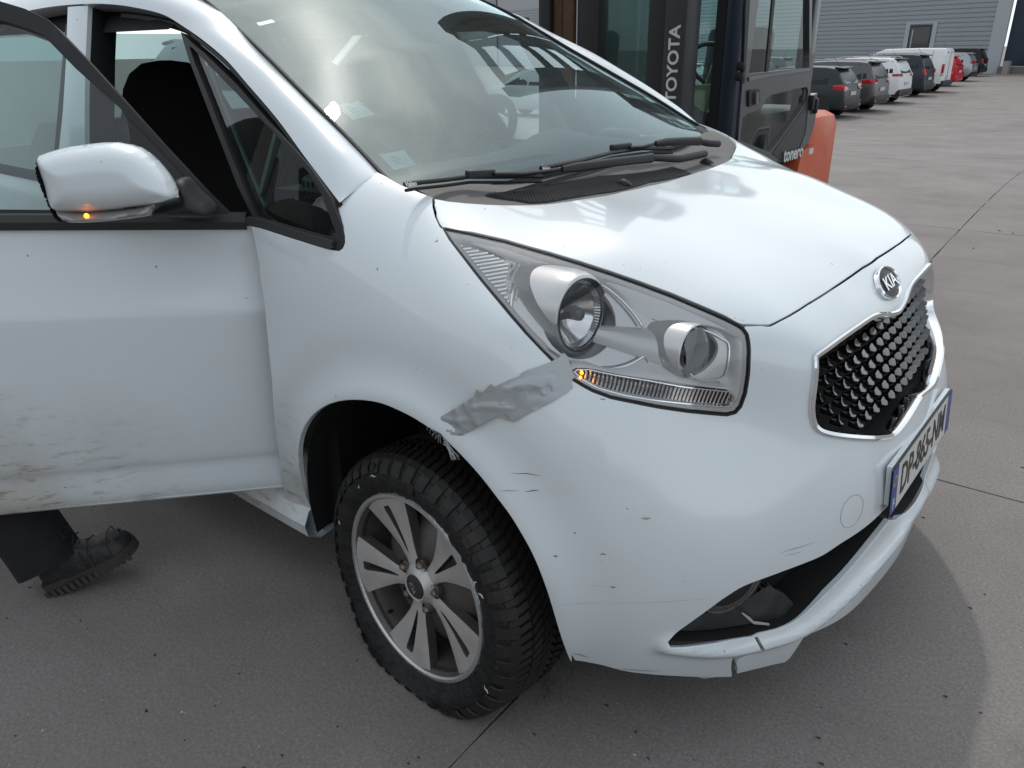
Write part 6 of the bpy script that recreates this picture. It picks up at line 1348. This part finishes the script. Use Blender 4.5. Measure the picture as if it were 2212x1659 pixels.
# ------------------------------------------------------------------ person walking behind the open door (mostly out of frame)
def build_person():
    heel = at(120, 1268, z=.0); toe = at(265, 1160, z=.125); p = tag(empty('person', (heel[0], heel[1], 0)), 'person in dark trousers and worn black lace-up boot stepping behind the open door', 'person'); O = np.array(p.location)
    fd = toe-heel; fd[2] = 0; fd /= np.linalg.norm(fd); Lf = .285; up = np.array([0, 0, 1.]); pit = math.asin(min(.7, .105/Lf)); F = fd*math.cos(pit)+up*math.sin(pit); U = -fd*math.sin(pit)+up*math.cos(pit); S = np.cross(F, U)
    leather = mat('boot_leather', (.018, .018, .018), .5, bump=(45, 1., .006), var=(20, .5, (.04, .038, .035))); sole = mat('boot_sole', (.05, .043, .038), .8, bump=(80, .6, .004)); cloth = mat('dark_trousers', (.010, .011, .013), .9, bump=(18, .8, .012))
    def q(a, b, c): return heel+F*(a*.82)+U*b+S*c-O       # along foot, up, sideways
    rings = []
    for a, w, h, o in ((-.005, .022, .07, .0), (.01, .036, .095, 0), (.05, .040, .125, 0), (.085, .041, .130, 0), (.12, .041, .112, 0), (.16, .045, .085, 0), (.20, .050, .076, 0), (.24, .050, .072, 0), (.268, .044, .066, 0), (.288, .030, .052, 0), (.296, .012, .036, 0)):
        rings.append([tuple(q(a, .022+max(0, math.sin(t))*(h-.022)+(.0 if math.sin(t) >= 0 else 0), w*math.copysign(abs(math.cos(t))**.7, math.cos(t)))) for t in np.linspace(0, math.pi, 13)])
    MB().loft(rings, closed=True, caps=True).obj('boot', leather, p)
    rings = []
    for a, w, h in ((-.016, .022, .034), (-.004, .040, .036), (.06, .044, .034), (.09, .042, .026), (.13, .046, .026), (.2, .057, .028), (.25, .055, .028), (.285, .036, .028), (.300, .014, .028)): rings.append([tuple(q(a, z, c)) for z, c in ((0.-(.008 if a < .08 else 0), -w), (h, -w*1.04), (h, w*1.04), (0.-(.008 if a < .08 else 0), w))])
    MB().loft(rings, closed=True, caps=True).obj('boot_sole', sole, p)
    for i in range(12): mb = MB(); mb.box(q(.0+.024*i, -.004, 0), (.012, .085, .008), Matrix([list(F), list(S), list(U)]).transposed().to_3x3() if False else None); 
    mb = MB()
    for i in range(14):
        for sg in (-1, 1): c0 = q(-.005+.0215*i, .004, sg*(.043+.010*math.sin(i/13*math.pi))); mb.tube([c0-U*.010, c0+U*.012], .006, 6)
    stuff(mb.obj('sole_lug', mat('sole_edge', (.06, .05, .043), .85), p))
    mb = MB()
    for a in (.15, .175, .24): mb.tube([q(a, .026, .052), q(a+.004, .07, .044), q(a+.006, .088-.1*(a-.15), 0), q(a+.004, .07, -.044), q(a, .026, -.052)], .0016, 5)
    mb.obj('seam', mat('boot_seam', (.035, .033, .03), .8), p)
    mb = MB()
    for i, a in enumerate((.095, .115, .135, .155)): mb.tube([q(a, .11-.22*(a-.095)+.006, .03), q(a+.004, .128-.30*(a-.095)+.006, 0), q(a, .11-.22*(a-.095)+.006, -.03)], .0022, 6)
    mb.tube([q(.10, .135, .0), q(.14, .15, .02), q(.155, .135, .035), q(.12, .125, .03), q(.10, .135, 0)], .002, 6); mb.tube([q(.10, .135, .0), q(.13, .155, -.01), q(.165, .14, .0), q(.13, .13, .01), q(.10, .135, 0)], .002, 6); mb.obj('lace', mat('lace', (.014, .014, .014), .8), p)
    # torn toe showing the pale cap
    mb = MB(); f = frame_at(q(.258, .050, -.006), F*.3+U*.9, up=S); lathe_f(mb, f, [(0, .004), (.007, .003), (.012, -.002)], 14); mb.obj('toe_tear', mat('steel_cap', (.5, .5, .5), .5), p)
    mb = MB()
    for i in range(18): a = q(.245+rng.uniform(0, .03), .052, rng.uniform(-.03, .03)); mb.tube([a, a+F*rng.uniform(.005, .02)+U*rng.uniform(.005, .018)+S*rng.normal(0, .006)], [.003, .0006], 5)
    mb.obj('torn_leather', leather, p)
    # legs, hips, torso, arms, head: one skinned body of clothes
    ank = heel+F*.05+U*.11; side = np.cross(fd, up)*-1.
    back = -fd
    hip = np.array([-1.42, -1.48, .93]); knee = ank*.45+hip*.55+fd*.06-np.array([0, 0, .0]); knee[2] = .50
    hip2 = hip+np.array([-.15, .12, 0]); foot2 = np.array([-1.62, -1.30, .0]); knee2 = (hip2+foot2)/2+fd*.06; knee2[2] = .50
    def limb(name, pts, rs, m): mb = MB(); P = catmull([np.array(a)-O for a in pts], 6); R_ = [float(r) for r in np.interp(np.linspace(0, len(rs)-1, len(P)), range(len(rs)), rs)]; mb.tube([tuple(a) for a in P], [r*(1+.05*mnoise.noise(Vector(a)*14)) for r, a in zip(R_, P)], 18); return mb.obj(name, m, p)
    hem = heel+F*.035+U*.070
    mid = (hip+hip2)/2
    def body():
        vs = [mid, mid+[0, 0, .22], mid+[0, 0, .48], mid+[0, 0, .60], mid+[0, 0, .70], mid+[.02, .02, .80]]
        return vs
    bv = body(); sh = np.array([.12, -.14, 0])*1.2
    limb('trouser_leg', [hem, (hem*.6+knee*.4), knee, (knee+hip)/2, hip, hip+[0, 0, .08]], [.088, .082, .086, .092, .105, .10], cloth); limb('trouser_leg', [foot2+[0, 0, .06], (foot2+knee2)/2, knee2, (knee2+hip2)/2, hip2, hip2+[0, 0, .08]], [.068, .07, .078, .09, .105, .10], cloth)
    limb('jacket', [bv[0]+[0, 0, -.05], bv[1], bv[2], bv[3]], [.17, .18, .19, .10], mat('work_jacket', (.016, .018, .022), .9, bump=(14, .7, .01)))
    for sg in (-1, 1): limb('sleeve', [bv[2]+sh*sg+[0, 0, .06], bv[2]+sh*sg*1.35-[0, 0, .22], bv[2]+sh*sg*1.3-np.array([0, 0, .45])+fd*.10], [.07, .055, .045], MATS['work_jacket']); limb('hand', [bv[2]+sh*sg*1.3-np.array([0, 0, .46])+fd*.10, bv[2]+sh*sg*1.28-np.array([0, 0, .55])+fd*.14, bv[2]+sh*sg*1.28-np.array([0, 0, .62])+fd*.15], [.032, .042, .02], mat('skin', (.45, .28, .21), .6))
    limb('head', [bv[3]+[0, 0, -.02], bv[3]+[0, 0, .06], bv[4]+[.01, .01, .05], bv[5], bv[5]+[0, 0, .09]], [.055, .06, .085, .095, .03], MATS['skin']); limb('hair', [bv[5]+[-.015, -.015, .02], bv[5]+[-.01, -.01, .10]], [.1, .06], mat('hair_dark', (.02, .015, .012), .8))
    rings = []
    f2 = foot2-O
    for a, w, h in ((-.08, .03, .08), (-.04, .042, .12), (.02, .045, .12), (.1, .048, .08), (.17, .045, .06), (.2, .02, .04)): rings.append([(f2[0]+fd[0]*a+side[0]*c*w, f2[1]+fd[1]*a+side[1]*c*w, z) for c, z in ((-1, 0), (-1, h*.6), (-.5, h), (.5, h), (1, h*.6), (1, 0))])
    MB().loft(rings, closed=True, caps=True).obj('boot', leather, p)
build_person()
